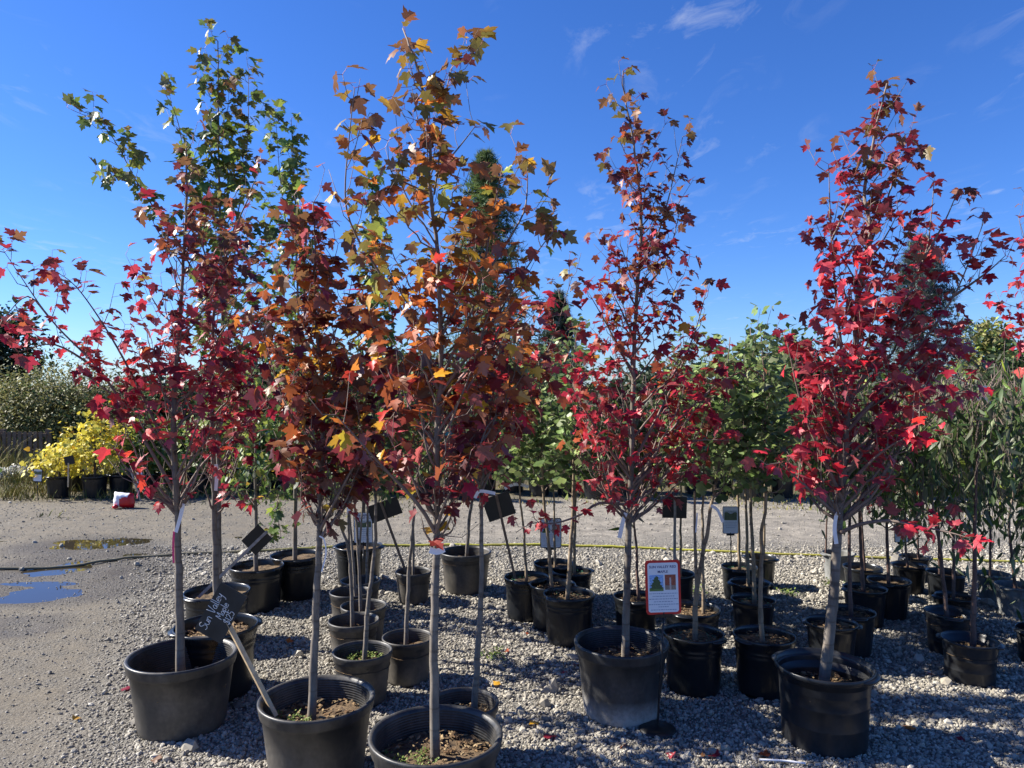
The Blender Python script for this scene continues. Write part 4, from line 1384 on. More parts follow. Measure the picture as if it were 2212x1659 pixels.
for i, (kind, pot, trunk, (vt, vb, hw), stems, label, grp, r) in enumerate(MID):
    u, v, w, k, pk = pot
    base, D, H = solve_pot(u, v, w, k)
    root = thing(NAMES[kind], label, 'tree', base, grp)
    mesh_kind = pk
    if pk == 'g':
        sz_ = add_pot(root, D, H, 'd', rot=i, seed=60 + i, detail=False)
        pot_o = [c for c in root.children if c.name.startswith('pot')][0]
        pot_o.data = pot_o.data.copy()
        pot_o.data.materials[0] = M['pot_d']
        for c in pot_o.children:
            if c.name.startswith('handle'):
                c.data = c.data.copy(); c.data.materials[0] = M['pot_d']
    else:
        sz_ = add_pot(root, D, H, pk, rot=i * 1.3, seed=60 + i, detail=base[1] < 5.2, pellets=(kind == 'ginkgo' and i % 2 == 1))
    MIDX[i] = (base, D, H, sz_)
    ut = trunk[-1][0]
    h3 = (vb - vt) / 3
    if kind == 'lance':
        ol = [(vt, ut - hw * .5, ut + hw * .5), (vt + h3, ut - hw, ut + hw), (vb - h3, ut - hw, ut + hw), (vb, ut - hw * .8, ut + hw * .8)]
    else:
        ol = [(vt, ut - hw * .15, ut + hw * .2), (vt + h3, ut - hw * .7, ut + hw * .7), (vb - h3, ut - hw, ut + hw), (vb, ut - hw * .55, ut + hw * .55)]
    leaf = dict(ginkgo='ginkgo', crab='oval', apple='oval', lance='lance', oval='oval')[kind]
    st = dict(ginkgo=GINK, crab=CRAB, apple=APPL, lance=WEEP, oval=CRAB)[kind]
    if i in (7, 8):
        st = [(0, dict(red=3, scarlet=2, green=2, orange=1)), (1, dict(red=2, green=3, mgreen=2))]
    size = dict(ginkgo=.046, crab=.05, apple=.055, lance=.085, oval=.065)[kind]
    nl = dict(ginkgo=900, crab=560, apple=750, lance=520, oval=380)[kind]
    tr = list(trunk)
    if kind != 'lance' and tr[-1][1] > vt + 20:
        tr = tr + [(tr[-1][0] + (i % 3 - 1) * 8, vt + 8)]
    make_tree(root, base, base[1], tr, r, ol, st, leaf, nl, size, (), n_env=24, seed=300 + i, soil_z=sz_, habit='weep' if kind == 'lance' else 'spread', bark=BARK[kind], stems_px=stems,
              petiole=.018, twig_len=.26, max_depth=.5, sides=8, droop=.35, wind=.12)

# ------------------------------------------------------------------ background planting
def far_plant(name, label, cat, u, Y, v_top, hw, kind, cols, n, size, group=None, pot=None, v_bot=None, seed=0, clumps=60, shape='round', base_gap=0.0, depth=1.0):
    """shrub or tree: stem, leafy crown in clumps, optional pot"""
    g = np.random.default_rng(seed)
    base = np.array([(u - CX) / F * Y, Y, 0.0])
    top = P(u, v_top, Y)[2]
    rx = hw / F * Y
    root = thing(name, label, cat, base, group)
    z0 = base_gap
    if pot:
        D, H, pk = pot
        me, soil, soil_z, mat = pot_mesh(D, H, pk)
        p = link('pot', me, root)
        link('soil', soil, p)
        z0 = soil_z + base_gap
    wd = Wood()
    zz = np.linspace(z0 - .03 if pot else -.05, z0 + (top - z0) * (.9 if shape == 'cone' else .75), 8)
    r0 = max(.012, .022 * (top - z0))
    wd.tube(np.stack([g.normal(0, .01, 8) * (top - z0), g.normal(0, .01, 8) * (top - z0), zz], 1), np.linspace(r0, r0 * .3, 8), 7)
    h = top - z0
    cc, cd = [], []
    for i in range(clumps):
        a = i * 2.39996 + g.normal(0, .3)
        if shape == 'cone':
            t = ((i + .5) / clumps) ** 1.25
            z = top - t * h * .97
            rr = rx * (t ** .62) * g.uniform(.7, 1.08)
            p0 = np.array([0, 0, min(z + rr * .15, top)])
            tip = np.array([math.cos(a) * rr, math.sin(a) * rr * depth, z - rr * .12 + (.25 * rr if kind == 'tuft' and t < .4 else 0)])
        else:
            t = g.random()
            ph = math.acos(1 - 1.75 * g.random())
            q = g.uniform(.6, 1.0)
            zc_, rz = z0 + h * .52, h * .48
            wide = 1.0 if shape == 'round' else (1.15 - .5 * math.cos(ph))
            tip = np.array([math.cos(a) * math.sin(ph) * rx * q * wide, math.sin(a) * math.sin(ph) * rx * q * depth * wide, zc_ + math.cos(ph) * rz * q])
            p0 = np.array([0, 0, max(z0, tip[2] - .35 * h)])
        m_ = (p0 + tip) / 2 + np.array([0, 0, .05 * h if shape != 'cone' else 0])
        if i % (1 if clumps < 80 else 2) == 0:
            wd.tube(np.array([p0, m_, tip]), [r0 * .22, r0 * .14, r0 * .05], 4)
        cc.append((p0, m_, tip))
    which = g.integers(0, clumps, n)
    # outer clumps get more leaves
    s = np.sqrt(g.random(n)) if shape != 'cone' else g.random(n) ** .7
    A = np.array([c_[0] for c_ in cc])[which]; B = np.array([c_[1] for c_ in cc])[which]; T = np.array([c_[2] for c_ in cc])[which]
    pos = A * ((1 - s) ** 2)[:, None] + B * (2 * s * (1 - s))[:, None] + T * (s ** 2)[:, None]
    spread = (rx * .16 if shape != 'cone' else rx * .09)
    if shape == 'cone':
        spread = spread * (.35 + 1.1 * ((top - pos[:, 2:3]) / h).clip(0, 1))
        pos = pos + g.normal(0, 1, (n, 3)) * spread * np.array([1, depth, .5])
    else:
        pos = pos + g.normal(0, 1, (n, 3)) * np.array([spread, spread * depth, spread * (.8 if shape != 'cone' else .45)])
    pos[:, 2] = np.maximum(pos[:, 2], z0 * .9 + .02)
    out = pos - np.array([0, 0, z0 + h * .4])
    out /= (np.linalg.norm(out, axis=1, keepdims=True) + 1e-6)
    d = out * .7 + np.array([0, 0, -.25]) + g.normal(0, .5, (n, 3))
    up = np.array([0, 0, .7]) + out * .5 + g.normal(0, .5, (n, 3))
    rot = frames(d, up)
    sz = size * np.exp(g.normal(0, .25, n))
    names = list(cols)
    w_ = np.array([cols[k] for k in names], float)
    ci = g.choice(len(names), n, p=w_ / w_.sum())
    cl = np.array([C[k] for k in names])[ci]
    tone = np.exp(g.normal(0, .22, clumps))[which]
    cl = cl * tone[:, None] * np.exp(g.normal(0, .15, (n, 1)))
    wd.build('stem' if pot else 'trunk', [M['bark_far']], root, (0, 0, 0))
    leaf_mass('crown', kind, pos, rot, sz, cl, M['leaf_far'], root, (0, 0, 0))
    return root


C.update(spruce=(.055, .085, .085), spruce2=(.09, .13, .13), cyp=(.05, .10, .03), cyp2=(.10, .16, .04), cypy=(.16, .18, .04), oliv2=(.15, .15, .04), oliv3=(.23, .215, .07), dk=(.018, .032, .012), dk2=(.03, .05, .018),
         redbud=(.62, .52, .04), redbud2=(.72, .62, .08), hyd=(.10, .17, .03), hydp=(.45, .46, .25), mumw=(.7, .68, .6), mumr=(.22, .02, .02))
TREES = 'trees behind the nursery yard'
far_plant('broadleaf_tree', 'dark green tree rising behind the rounded olive bush', 'tree', -30, 27, 640, 115, 'quad', dict(dk=3, dk2=4, mgreen=1), 6000, .20, TREES, seed=1, clumps=90, base_gap=.8)
far_plant('large_bush', 'broad rounded olive green bush behind the yellow shrubs', 'bush', 130, 17, 792, 205, 'oval', dict(oliv2=4, oliv3=4, mgreen=2), 24000, .065, seed=2, clumps=170, depth=.7)
far_plant('broadleaf_tree', 'dark tree right of the olive bush behind the pale green shrubs', 'tree', 370, 21, 800, 110, 'quad', dict(dk2=4, mgreen=3, green=1), 5000, .18, TREES, seed=3, clumps=80)
far_plant('broadleaf_tree', 'tall dark tree seen between the red and the orange maples', 'tree', 590, 23, 760, 150, 'quad', dict(dk2=4, mgreen=3, green=1), 6000, .2, TREES, seed=4, clumps=90)
far_plant('broadleaf_tree', 'mid green tree behind the orange maple', 'tree', 830, 24, 750, 140, 'quad', dict(dk2=3, mgreen=4, green=1), 6000, .2, TREES, seed=5, clumps=90)
far_plant('cypress_tree', 'tall feathery green conifer rising behind the gold maple', 'tree', 1050, 14, 335, 165, 'tuft', dict(cyp=4, cyp2=3, cypy=1), 20000, .12, TREES, seed=6, clumps=230, shape='cone')
far_plant('pine_tree', 'dark blue green pine behind the ginkgo trees', 'tree', 1205, 20, 640, 85, 'tuft', dict(dk2=4, spruce=3, dk=2), 8000, .2, TREES, seed=7, clumps=120, shape='cone')
far_plant('broadleaf_tree', 'dark tree behind the gravel gap in the middle', 'tree', 1440, 27, 790, 150, 'quad', dict(dk=3, dk2=4), 6000, .2, TREES, seed=8, clumps=90)
far_plant('broadleaf_tree', 'leafy green tree behind the tall row of ginkgos', 'tree', 1680, 19, 715, 120, 'quad', dict(mgreen=4, dk2=3, green=2), 6000, .16, TREES, seed=9, clumps=90)
far_plant('spruce_tree', 'blue green spruce behind the bright crimson maple', 'tree', 1990, 17, 520, 150, 'tuft', dict(spruce=4, spruce2=3, dk2=2), 14000, .16, TREES, seed=10, clumps=220, shape='cone')
far_plant('broadleaf_tree', 'thin yellow green tree beyond the weeping trees', 'tree', 2140, 26, 665, 75, 'quad', dict(oliv3=3, lime=1, mgreen=2), 2600, .2, TREES, seed=11, clumps=60, base_gap=1.0)
far_plant('broadleaf_tree', 'dark tree beyond the dark cherry trunk', 'tree', 2240, 24, 745, 110, 'quad', dict(dk2=3, mgreen=3), 4500, .2, TREES, seed=12, clumps=80)
far_plant('broadleaf_tree', 'dark tree between the spruce and the ginkgos', 'tree', 1850, 28, 770, 130, 'quad', dict(dk2=4, dk=2), 4500, .2, TREES, seed=13, clumps=80)
far_plant('broadleaf_tree', 'dark tree between the cypress and the pine', 'tree', 1080, 26, 770, 120, 'quad', dict(dk2=4, mgreen=2), 4500, .2, TREES, seed=14, clumps=80)
far_plant('broadleaf_tree', 'dark tree left of the pine behind the crabapples', 'tree', 950, 29, 800, 120, 'quad', dict(dk2=4, dk=2), 4500, .2, TREES, seed=15, clumps=80)

PK = (.36, .31, 'd')
YEL = 'yellow leaved redbud shrubs'
far_plant('redbud_shrub', 'yellow shrub with one long arching branch, left in its row', 'shrub', 128, 10.9, 925, 62, 'heart', dict(redbud=5, redbud2=3, gold=.4), 336, .052, YEL, PK, seed=31, clumps=20, shape='vase')
far_plant('redbud_shrub', 'tallest yellow shrub behind the small dark chalk sign', 'shrub', 205, 10.9, 875, 66, 'heart', dict(redbud=5, redbud2=4, gold=.4), 632, .052, YEL, PK, seed=32, clumps=22, shape='vase')
far_plant('redbud_shrub', 'yellow green shrub next to the pale green shrubs', 'shrub', 262, 11.1, 900, 56, 'heart', dict(redbud=4, redbud2=3, lime=3), 428, .052, YEL, PK, seed=33, clumps=18, shape='vase')
far_plant('redbud_shrub', 'low yellow shrub beside the framed sign', 'shrub', 160, 11.6, 950, 60, 'heart', dict(redbud=5, redbud2=3, lime=1), 387, .052, YEL, PK, seed=34, clumps=16, shape='vase')
HYD = 'pale green flowering shrubs in the back row'
for i, (u, Y, vt, hw) in enumerate([(320, 11.2, 905, 50), (375, 11.6, 890, 55), (430, 11.3, 885, 55), (492, 11.8, 900, 55), (548, 11.4, 905, 50), (600, 11.9, 900, 50), (660, 11.6, 930, 48), (722, 11.9, 920, 48)]):
    far_plant('flowering_shrub', 'pale green shrub with creamy flower heads in a black pot in the back row', 'shrub', u, Y, vt, hw, 'oval', dict(hyd=5, green=3, lime=2, hydp=1.2), 900, .085, HYD, PK, seed=50 + i, clumps=30, shape='vase')
BACK = 'dark shrubs in pots along the far side of the road'
rr_ = random.Random(5)
for i, u in enumerate([790, 850, 915, 985, 1050, 1110, 1165, 1225, 1285, 1340, 1376, 1500, 1560, 1620, 1690, 1745, 1800, 1860, 1925, 1990, 2050, 2110, 2170, 2225]):
    con = i % 3 != 1
    Y = rr_.uniform(10.7, 11.5)
    if con:
        far_plant('potted_conifer', 'dense dark conifer in a black pot along the far side of the road' if i % 2 else 'yellowish green conifer in a black pot along the far side of the road', 'shrub', u, Y, rr_.uniform(880, 960), 42, 'tuft', dict(dk2=4, cyp=3, mgreen=2) if i % 2 else dict(cyp2=3, cypy=2, cyp=3), 1500, .09, BACK + ', conifers', PK, seed=80 + i, clumps=60, shape='cone')
    else:
        far_plant('potted_shrub', 'loose leafy shrub in a black pot along the far side of the road', 'shrub', u, Y, rr_.uniform(900, 970), 45, 'oval', dict(mgreen=4, dk2=3, green=2), 900, .075, BACK, PK, seed=80 + i, clumps=30)
# second, darker row behind closes the view
for i, u in enumerate(range(470, 2260, 105)):
    if 1390 < u < 1480:
        continue
    far_plant('tall_conifer', 'tall dark conifer in the rows behind the roadside pots', 'tree', u + rr_.uniform(-20, 20), rr_.uniform(15, 17.5), rr_.uniform(800, 890), 62, 'tuft', dict(dk=3, dk2=4, cyp=2), 2200, .15, 'dark conifers in the rows behind', seed=120 + i, clumps=70, shape='cone')

# mums
MUM = 'chrysanthemums on the verge'
far_plant('chrysanthemum', 'mound of white chrysanthemums on the grassy verge beside red ones', 'flowers', 40, 13.0, 1012, 34, 'heart', dict(mumw=6, hyd=1), 900, .05, None, seed=201, clumps=40)
far_plant('chrysanthemum', 'second mound of white chrysanthemums at the fence end of the verge', 'flowers', -5, 12.8, 1014, 30, 'heart', dict(mumw=5, hyd=1), 700, .05, None, seed=202, clumps=40)
far_plant('chrysanthemum', 'mound of dark red chrysanthemums behind the framed sign', 'flowers', 76, 13.2, 1010, 20, 'heart', dict(mumr=6, hyd=1), 500, .05, None, seed=203, clumps=30)


# ------------------------------------------------------------------ signs
def box(c, ex, ey, ez, sx, sy, sz):
    """box centred at c with half extents along three unit axes"""
    c, ex, ey, ez = map(lambda q: np.asarray(q, float), (c, ex, ey, ez))
    v = [c + ex * sx * a + ey * sy * b + ez * sz * d for d in (-1, 1) for b in (-1, 1) for a in (-1, 1)]
    f = [(0, 2, 3, 1), (4, 5, 7, 6), (0, 1, 5, 4), (2, 6, 7, 3), (0, 4, 6, 2), (1, 3, 7, 5)]
    return v, f


def merge(parts):
    v, f = [], []
    for pv, pf in parts:
        o = len(v)
        v.extend(pv)
        f.extend([tuple(o + i for i in ff) for ff in pf])
    return v, f


def part(root, name, vf, mat, parent=None, smooth=False):
    off = np.array(root.location)
    v = np.asarray(vf[0]) - off
    return link(name, mesh_from(name, v, vf[1], mat, smooth=smooth), parent or root)


def bar(p0, p1, a, b, refy):
    p0, p1 = np.asarray(p0, float), np.asarray(p1, float)
    ex = nrm(p1 - p0)
    ey = nrm(np.cross(ex, refy))
    ez = np.cross(ex, ey)
    return box((p0 + p1) / 2, ex, ey, ez, np.linalg.norm(p1 - p0) / 2, a / 2, b / 2)


GLYPH = {
    'S': (.62, [[(.55, .9), (.35, 1), (.12, .88), (.15, .65), (.45, .45), (.5, .2), (.25, .02), (.02, .12)]]),
    'u': (.52, [[(0, .5), (.02, .15), (.15, 0), (.32, .12), (.38, .5)], [(.38, .5), (.40, .08), (.48, 0)]]),
    'n': (.52, [[(0, .5), (.03, 0)], [(.03, .3), (.2, .5), (.34, .4), (.36, 0)]]),
    'V': (.56, [[(0, 1), (.22, 0), (.5, 1.05)]]),
    'a': (.5, [[(.36, .42), (.18, .5), (.02, .28), (.08, .03), (.24, .05), (.36, .4)], [(.36, .45), (.38, .05), (.46, .02)]]),
    'l': (.22, [[(.03, 1), (.05, .08), (.14, 0)]]),
    'e': (.44, [[(.02, .25), (.32, .3), (.25, .5), (.08, .45), (0, .2), (.12, 0), (.36, .08)]]),
    'y': (.46, [[(0, .5), (.08, .15), (.22, .12), (.36, .5)], [(.36, .5), (.25, -.3), (.1, -.5)]]),
    'M': (.74, [[(0, 0), (.08, .95), (.3, .35), (.55, 1), (.62, 0)]]),
    'p': (.46, [[(.02, .5), (0, -.45)], [(.02, .4), (.2, .5), (.34, .35), (.26, .08), (.04, .08)]]),
    '$': (.62, [[(.55, .85), (.35, .95), (.12, .83), (.15, .62), (.45, .45), (.5, .2), (.25, .05), (.02, .15)], [(.36, 1.12), (.26, -.12)]]),
    '1': (.28, [[(.1, .95), (.1, 0)]]),
    '2': (.55, [[(.02, .75), (.2, .98), (.4, .8), (.3, .5), (.02, .02), (.45, .02)]]),
    '5': (.52, [[(.42, .98), (.1, .95), (.06, .58), (.3, .6), (.42, .35), (.28, .03), (.02, .08)]]),
    ' ': (.4, []),
}


def handwriting(text, org, ex, ey, ez, h, r):
    w = Wood()
    x = 0.0
    for ch in text:
        adv, strokes = GLYPH[ch]
        for st in strokes:
            pts = [np.asarray(org) + ex * (x + px) * h + ey * (py + .06 * x) * h + ez * .0006 for px, py in st]
            path = catmull(pts, h * .12) if len(pts) > 2 else np.array(pts)
            w.tube(path, np.full(len(path), r), 5)
        x += adv
    return w.v, w.f


# handwritten chalk sign standing in the orange maple's pot
t3 = FRONT[2]
Ys = t3['base'][1] - .02
cs = [P(491, 1246, Ys), P(521, 1300, Ys), P(465, 1404, Ys), P(432, 1345, Ys)]      # top, right, bottom, left
ctr = sum(cs) / 4
ex = nrm((cs[0] - cs[3]) + (cs[1] - cs[2]))
ey = nrm((cs[3] - cs[2]) + (cs[0] - cs[1]))
ey = nrm(ey - ex * ey.dot(ex))
ez = nrm(np.cross(ex, ey))
if ez[1] > 0:
    ez = -ez
bw_ = (np.linalg.norm(cs[0] - cs[3]) + np.linalg.norm(cs[1] - cs[2])) / 4
bh_ = (np.linalg.norm(cs[0] - cs[1]) + np.linalg.norm(cs[3] - cs[2])) / 4
foot = P(594, 1518, Ys - .02)
sg = thing('chalk_sign', 'small tilted chalkboard with white handwriting on a new wooden stake', 'sign', foot)
bd = part(sg, 'board', box(ctr, ex, ey, ez, bw_, bh_, .002), M['chalkboard'])
stake_top = P(478, 1318, Ys + .012)
part(sg, 'stake', bar(foot + np.array([0, .01, -.06]), stake_top, .018, .016, (-.75, .66, 0)), M['wood_new'])
front = ctr + ez * .0026
wr = [handwriting('Sun Valley', front - ex * bw_ * .82 + ey * bh_ * .28, ex, ey, ez, .037, .0013),
      handwriting('Maple', front - ex * bw_ * .20 - ey * bh_ * .27, ex, ey, ez, .031, .0013),
      handwriting('$125', front - ex * bw_ * .25 - ey * bh_ * .88, ex, ey, ez, .030, .0013)]
part(sg, 'lettering', merge(wr), M['chalk'], bd)


def back_sign(label, corners, Y, stake, wood, dY=0.0, front=True, group=None, name='stake_sign', yfoot=None):
    """a flat black board seen from behind on a wooden stake"""
    ps = [P(u, v, Y) for u, v in corners]                  # TL TR BR BL
    ctr = sum(ps) / 4
    ex = nrm((ps[1] - ps[0]) + (ps[2] - ps[3]))
    ey = nrm((ps[0] - ps[3]) + (ps[1] - ps[2]))
    ey = nrm(ey - ex * ey.dot(ex))
    ez = np.array([0, -1.0, 0])
    w_ = (np.linalg.norm(ps[1] - ps[0]) + np.linalg.norm(ps[2] - ps[3])) / 4
    h_ = (np.linalg.norm(ps[0] - ps[3]) + np.linalg.norm(ps[1] - ps[2])) / 4
    a, b = P(*stake[0], Y - (.010 if front else -.010)), P(*stake[1], (yfoot or Y) - (.010 if front else -.010))
    root = thing(name, label, 'sign', b, group)
    part(root, 'board', box(ctr, ex, ey, ez, w_, h_, .003), M['black_board'])
    part(root, 'stake', bar(b, a, .018, .012, (0, 1, 0)), M[wood])
    return root


Yl3 = BACKM[0]['base'][1]
back_sign('black board on a grey stake leaning right out of a glossy pot', [(531.6, 1162.6), (569, 1126), (577.5, 1170), (542, 1205)], Yl3 - .03, [(577, 1148), (429, 1290)], 'wood_grey')
back_sign('black board on a brown stake leaning left out of a pale crabapple pot', [(792, 1094.6), (859, 1071.6), (868, 1108), (806, 1131)], MIDX[7][0][1] - .02, [(822, 1084), (877, 1236)], 'wood_brown')
back_sign('black board on a brown stake leaning left out of a ginkgo pot', [(1044, 1078), (1101, 1060), (1112, 1108), (1054, 1130)], MIDX[9][0][1] - .04, [(1072, 1070), (1113, 1250)], 'wood_brown')
back_sign('upright square black board on a grey post behind the red framed sign', [(1431, 1072), (1484, 1073), (1483, 1120), (1431, 1118)], MIDX[15][0][1] - .1, [(1458, 1074), (1457, 1245)], 'wood_grey')
back_sign('small dark blue board on a pale stake among the yellow shrubs', [(139, 988), (160, 982), (160, 1002), (140, 1005)], 10.5, [(148, 1000), (147, 1052)], 'wood_new')
back_sign('tilted dark board on a white stake in front of the pale green shrubs', [(272, 1012), (283, 1007), (290, 1024), (278, 1029)], 10.3, [(281, 1012), (304, 1082)], 'wood_grey')


def text_mesh(body, size, bold=.0):
    cu = bpy.data.curves.new('txt', 'FONT')
    cu.body = body
    cu.size = size
    cu.align_x = 'CENTER'
    cu.align_y = 'CENTER'
    cu.offset = bold
    cu.resolution_u = 3
    ob = bpy.data.objects.new('txt', cu)
    me = bpy.data.meshes.new_from_object(ob)
    v = np.array([q.co[:] for q in me.vertices])
    f = [tuple(p.vertices) for p in me.polygons]
    bpy.data.objects.remove(ob)
    return v, f


def rounded(w, h, r, n=5):
    pts = []
    for cx_, cy_, a0 in ((w - r, h - r, 0), (-w + r, h - r, 90), (-w + r, -h + r, 180), (w - r, -h + r, 270)):
        for i in range(n + 1):
            a = R(a0 + 90 * i / n)
            pts.append((cx_ + r * math.cos(a), cy_ + r * math.sin(a)))
    return pts


def slab(pts, ctr, ex, ey, ez, z0, z1):
    n = len(pts)
    v = [ctr + ex * x + ey * y + ez * z0 for x, y in pts] + [ctr + ex * x + ey * y + ez * z1 for x, y in pts]
    f = [tuple(range(n))[::-1], tuple(range(n, 2 * n))] + [(i, (i + 1) % n, n + (i + 1) % n, n + i) for i in range(n)]
    return v, f


def photo(ctr, ex, ey, w, h, kind, nx_=26, ny_=30, seed=0):
    """a small printed picture: flat coloured grid"""
    g = np.random.default_rng(seed)
    v, f, c = [], [], []
    for j in range(ny_):
        for i in range(nx_):
            x, y = (i + .5) / nx_, (j + .5) / ny_
            o = len(v)
            for a, b in ((i, j), (i + 1, j), (i + 1, j + 1), (i, j + 1)):
                v.append(ctr + ex * (a / nx_ - .5) * w + ey * (b / ny_ - .5) * h)
            f.append((o, o + 1, o + 2, o + 3))
            if kind == 'green':
                col = (.25, .42, .72) if y > .2 else (.10, .18, .05)
                wd = .40 * (1 - max(0, y - .25) / .72) ** .7 if y < .95 else 0
                if .12 < y < .95 and abs(x - .5 + .03 * math.sin(y * 20)) < wd + .03 * math.sin(y * 40):
                    col = (.045, .085, .03)
            elif kind == 'red':
                col = (.30, .07, .04) if y > .3 else (.25, .2, .17)
                if abs(x - .5) < .08 and y < .8:
                    col = (.5, .42, .4)
            else:
                col = (.09, .12, .06) if y < .75 + .1 * math.sin(x * 9) else (.4, .45, .5)
            c.append(np.array(col) * math.exp(g.normal(0, .22)))
    me_v = v
    return me_v, f, np.repeat(np.array(c), 4, axis=0)


def card_sign(label, corners, Y, foot_px, Yf, frame_mat, title, photos, lines, border=.010, group=None, title_size=.016, plate=False, text_lines=True, name='framed_sign', pole_to_board=True):
    ps = [P(u, v, Y) for u, v in corners]
    ctr = sum(ps) / 4
    ex = nrm((ps[1] - ps[0]) + (ps[2] - ps[3]))
    ey = nrm((ps[0] - ps[3]) + (ps[1] - ps[2]))
    ey = nrm(ey - ex * ey.dot(ex))
    ez = nrm(np.cross(ex, ey))
    if ez[1] > 0:
        ez = -ez
    w = (np.linalg.norm(ps[1] - ps[0]) + np.linalg.norm(ps[2] - ps[3])) / 4
    h = (np.linalg.norm(ps[0] - ps[3]) + np.linalg.norm(ps[1] - ps[2])) / 4
    foot = P(*foot_px, Yf)
    root = thing(name, label, 'sign', foot, group)
    fr = part(root, 'frame', slab(rounded(w, h, min(.016, w * .2)), ctr, ex, ey, ez, -.004, .002), M[frame_mat])
    cd = part(root, 'card', slab(rounded(w - border, h - border, min(.012, w * .15)), ctr, ex, ey, ez, .0022, .003), M['paper'])
    # writing
    for k, (txt, yy, sz) in enumerate(title):
        tv, tf = text_mesh(txt, sz, sz * .018)
        wv_ = [ctr + ex * (q[0]) + ey * (h * yy + q[1]) + ez * .0036 for q in tv]
        part(root, 'lettering', (wv_, tf), M['ink_blue'], cd)
    for k, (kind, px, py, pw, phh) in enumerate(photos):
        pv, pf, pc = photo(ctr + ex * w * px + ey * h * py + ez * .0036, ex, ey, w * pw * 2, h * phh * 2, kind, seed=k)
        o = part(root, 'picture', (pv, pf), M['print'], cd)
        at = o.data.attributes.new('Col', 'FLOAT_COLOR', 'POINT')
        c4 = np.ones((len(pc), 4), np.float32); c4[:, :3] = pc
        at.data.foreach_set('color', c4.ravel())
    g = random.Random(4)
    segs = []
    for (yy, hw_) in lines:
        x = -hw_
        while x < hw_:
            ln = g.uniform(.05, .16)
            e = min(hw_, x + ln)
            segs.append(box(ctr + ex * w * (x + e) / 2 + ey * h * yy + ez * .0036, ex, ey, ez, w * (e - x) / 2, h * .012, .0002))
            x = e + .035
    if segs:
        part(root, 'small_print', merge(segs), M['ink_grey'], cd)
    # pole
    wdd = Wood()
    bot = ctr - ey * h
    wdd.tube(np.array([foot, foot + (bot - foot) * .55, bot + ey * .01]), [.005, .005, .004], 8)
    po = wdd.build('pole', [M['steel']], root, np.array(root.location))
    cl = box(bot - ey * .006 - ez * .002, ex, ey, ez, w * .5, .008, .005)
    part(root, 'clamp', cl, M['black_frame'])
    kn = Wood()
    kp = foot + (bot - foot) * .72
    kn.tube(np.array([kp - ey * .02, kp + ey * .02]), [.008, .008], 8)
    kn.build('collar', [M['steel']], root, np.array(root.location))
    if plate:
        v, f = lathe([(.001, .016), (.07, .012), (.085, .006), (.088, 0)], 28)
        o = link('base_plate', mesh_from('base_plate', v, f, M['black_frame'], smooth=True), root)
    return root


t5 = FRONT[5]
LN = [(-.22, .80), (-.32, .62), (-.42, .82), (-.52, .55), (-.62, .85), (-.71, .30), (-.82, .72)]
card_sign('red framed card reading SUN VALLEY RED MAPLE on a black floor stand', [(1398, 1211), (1473, 1209.6), (1467, 1325.4), (1391, 1328.7)], 3.50, (1420, 1575), 3.54, 'red_frame',
          [('SUN VALLEY RED', .76, .0165), ('MAPLE', .58, .0165)], [('green', -.38, .17, .40, .30), ('red', .42, .19, .31, .28)], LN, border=.011, plate=True)
Ya = BACKM[2]['base'][1] - BACKM[2]['D'] / 2 - .03
card_sign('black framed crabapple card on a black pole in front of a large pot', [(764, 1107), (805, 1107), (805, 1172), (764, 1174)], Ya, (785, 829.5 + CAM_H * F / Ya), Ya, 'black_frame',
          [('CRABAPPLE', .80, .024), ('SARGENT TINA', .62, .021)], [('grey', 0, .25, .85, .22)], [(-.12, .8), (-.24, .7), (-.36, .8), (-.50, .85), (-.62, .4), (-.74, .7)], border=.004)
b_, D_, H_, s_ = MIDX[12]
card_sign('black framed ginkgo card with two pictures standing in a ginkgo pot', [(1167, 1119), (1213, 1119), (1213, 1184), (1167, 1184)], b_[1] + .05, (1189, 1216), b_[1] + .05, 'black_frame',
          [('GINKGO', .83, .026)], [('green', -.45, .30, .36, .28), ('red', .48, .30, .36, .28)], [(-.12, .8), (-.25, .8), (-.38, .7), (-.52, .8), (-.66, .5), (-.8, .75)], border=.006)
b_, D_, H_, s_ = MIDX[21]
card_sign('black framed card with small print in the pot of a ginkgo near the hose', [(1561, 1094), (1595, 1094), (1595, 1153), (1561, 1153)], b_[1] - .05, (1580, 1222), b_[1] - .05, 'black_frame',
          [], [('grey', 0, .35, .8, .35)], [(-.15, .8), (-.28, .7), (-.41, .8), (-.54, .6)], border=.004)
b_, D_, H_, s_ = MIDX[30]
card_sign('black framed card half hidden by red leaves among the weeping trees', [(1932, 1118), (1962, 1118), (1962, 1172), (1932, 1172)], b_[1] - .1, (1950, 1206), b_[1] - .1, 'black_frame',
          [], [('grey', 0, .3, .8, .4)], [(-.3, .8), (-.45, .7), (-.6, .8)], border=.006)
card_sign('black framed card on a short pole before the yellow shrubs', [(72.5, 1012), (91.5, 1013), (91, 1041), (71, 1040)], 10.5, (82, 1082), 10.5, 'black_frame', [], [('grey', 0, .4, .85, .3)], [(-.15, .8), (-.3, .7), (-.45, .8), (-.6, .6)], border=.008)
card_sign('white card on a short pole before the pale green shrubs', [(295, 1020), (308, 1020), (308, 1044), (295, 1044)], 10.7, (301, 1077), 10.7, 'black_frame', [], [('grey', 0, .4, .85, .3)], [(-.2, .8), (-.4, .7)], border=.003)


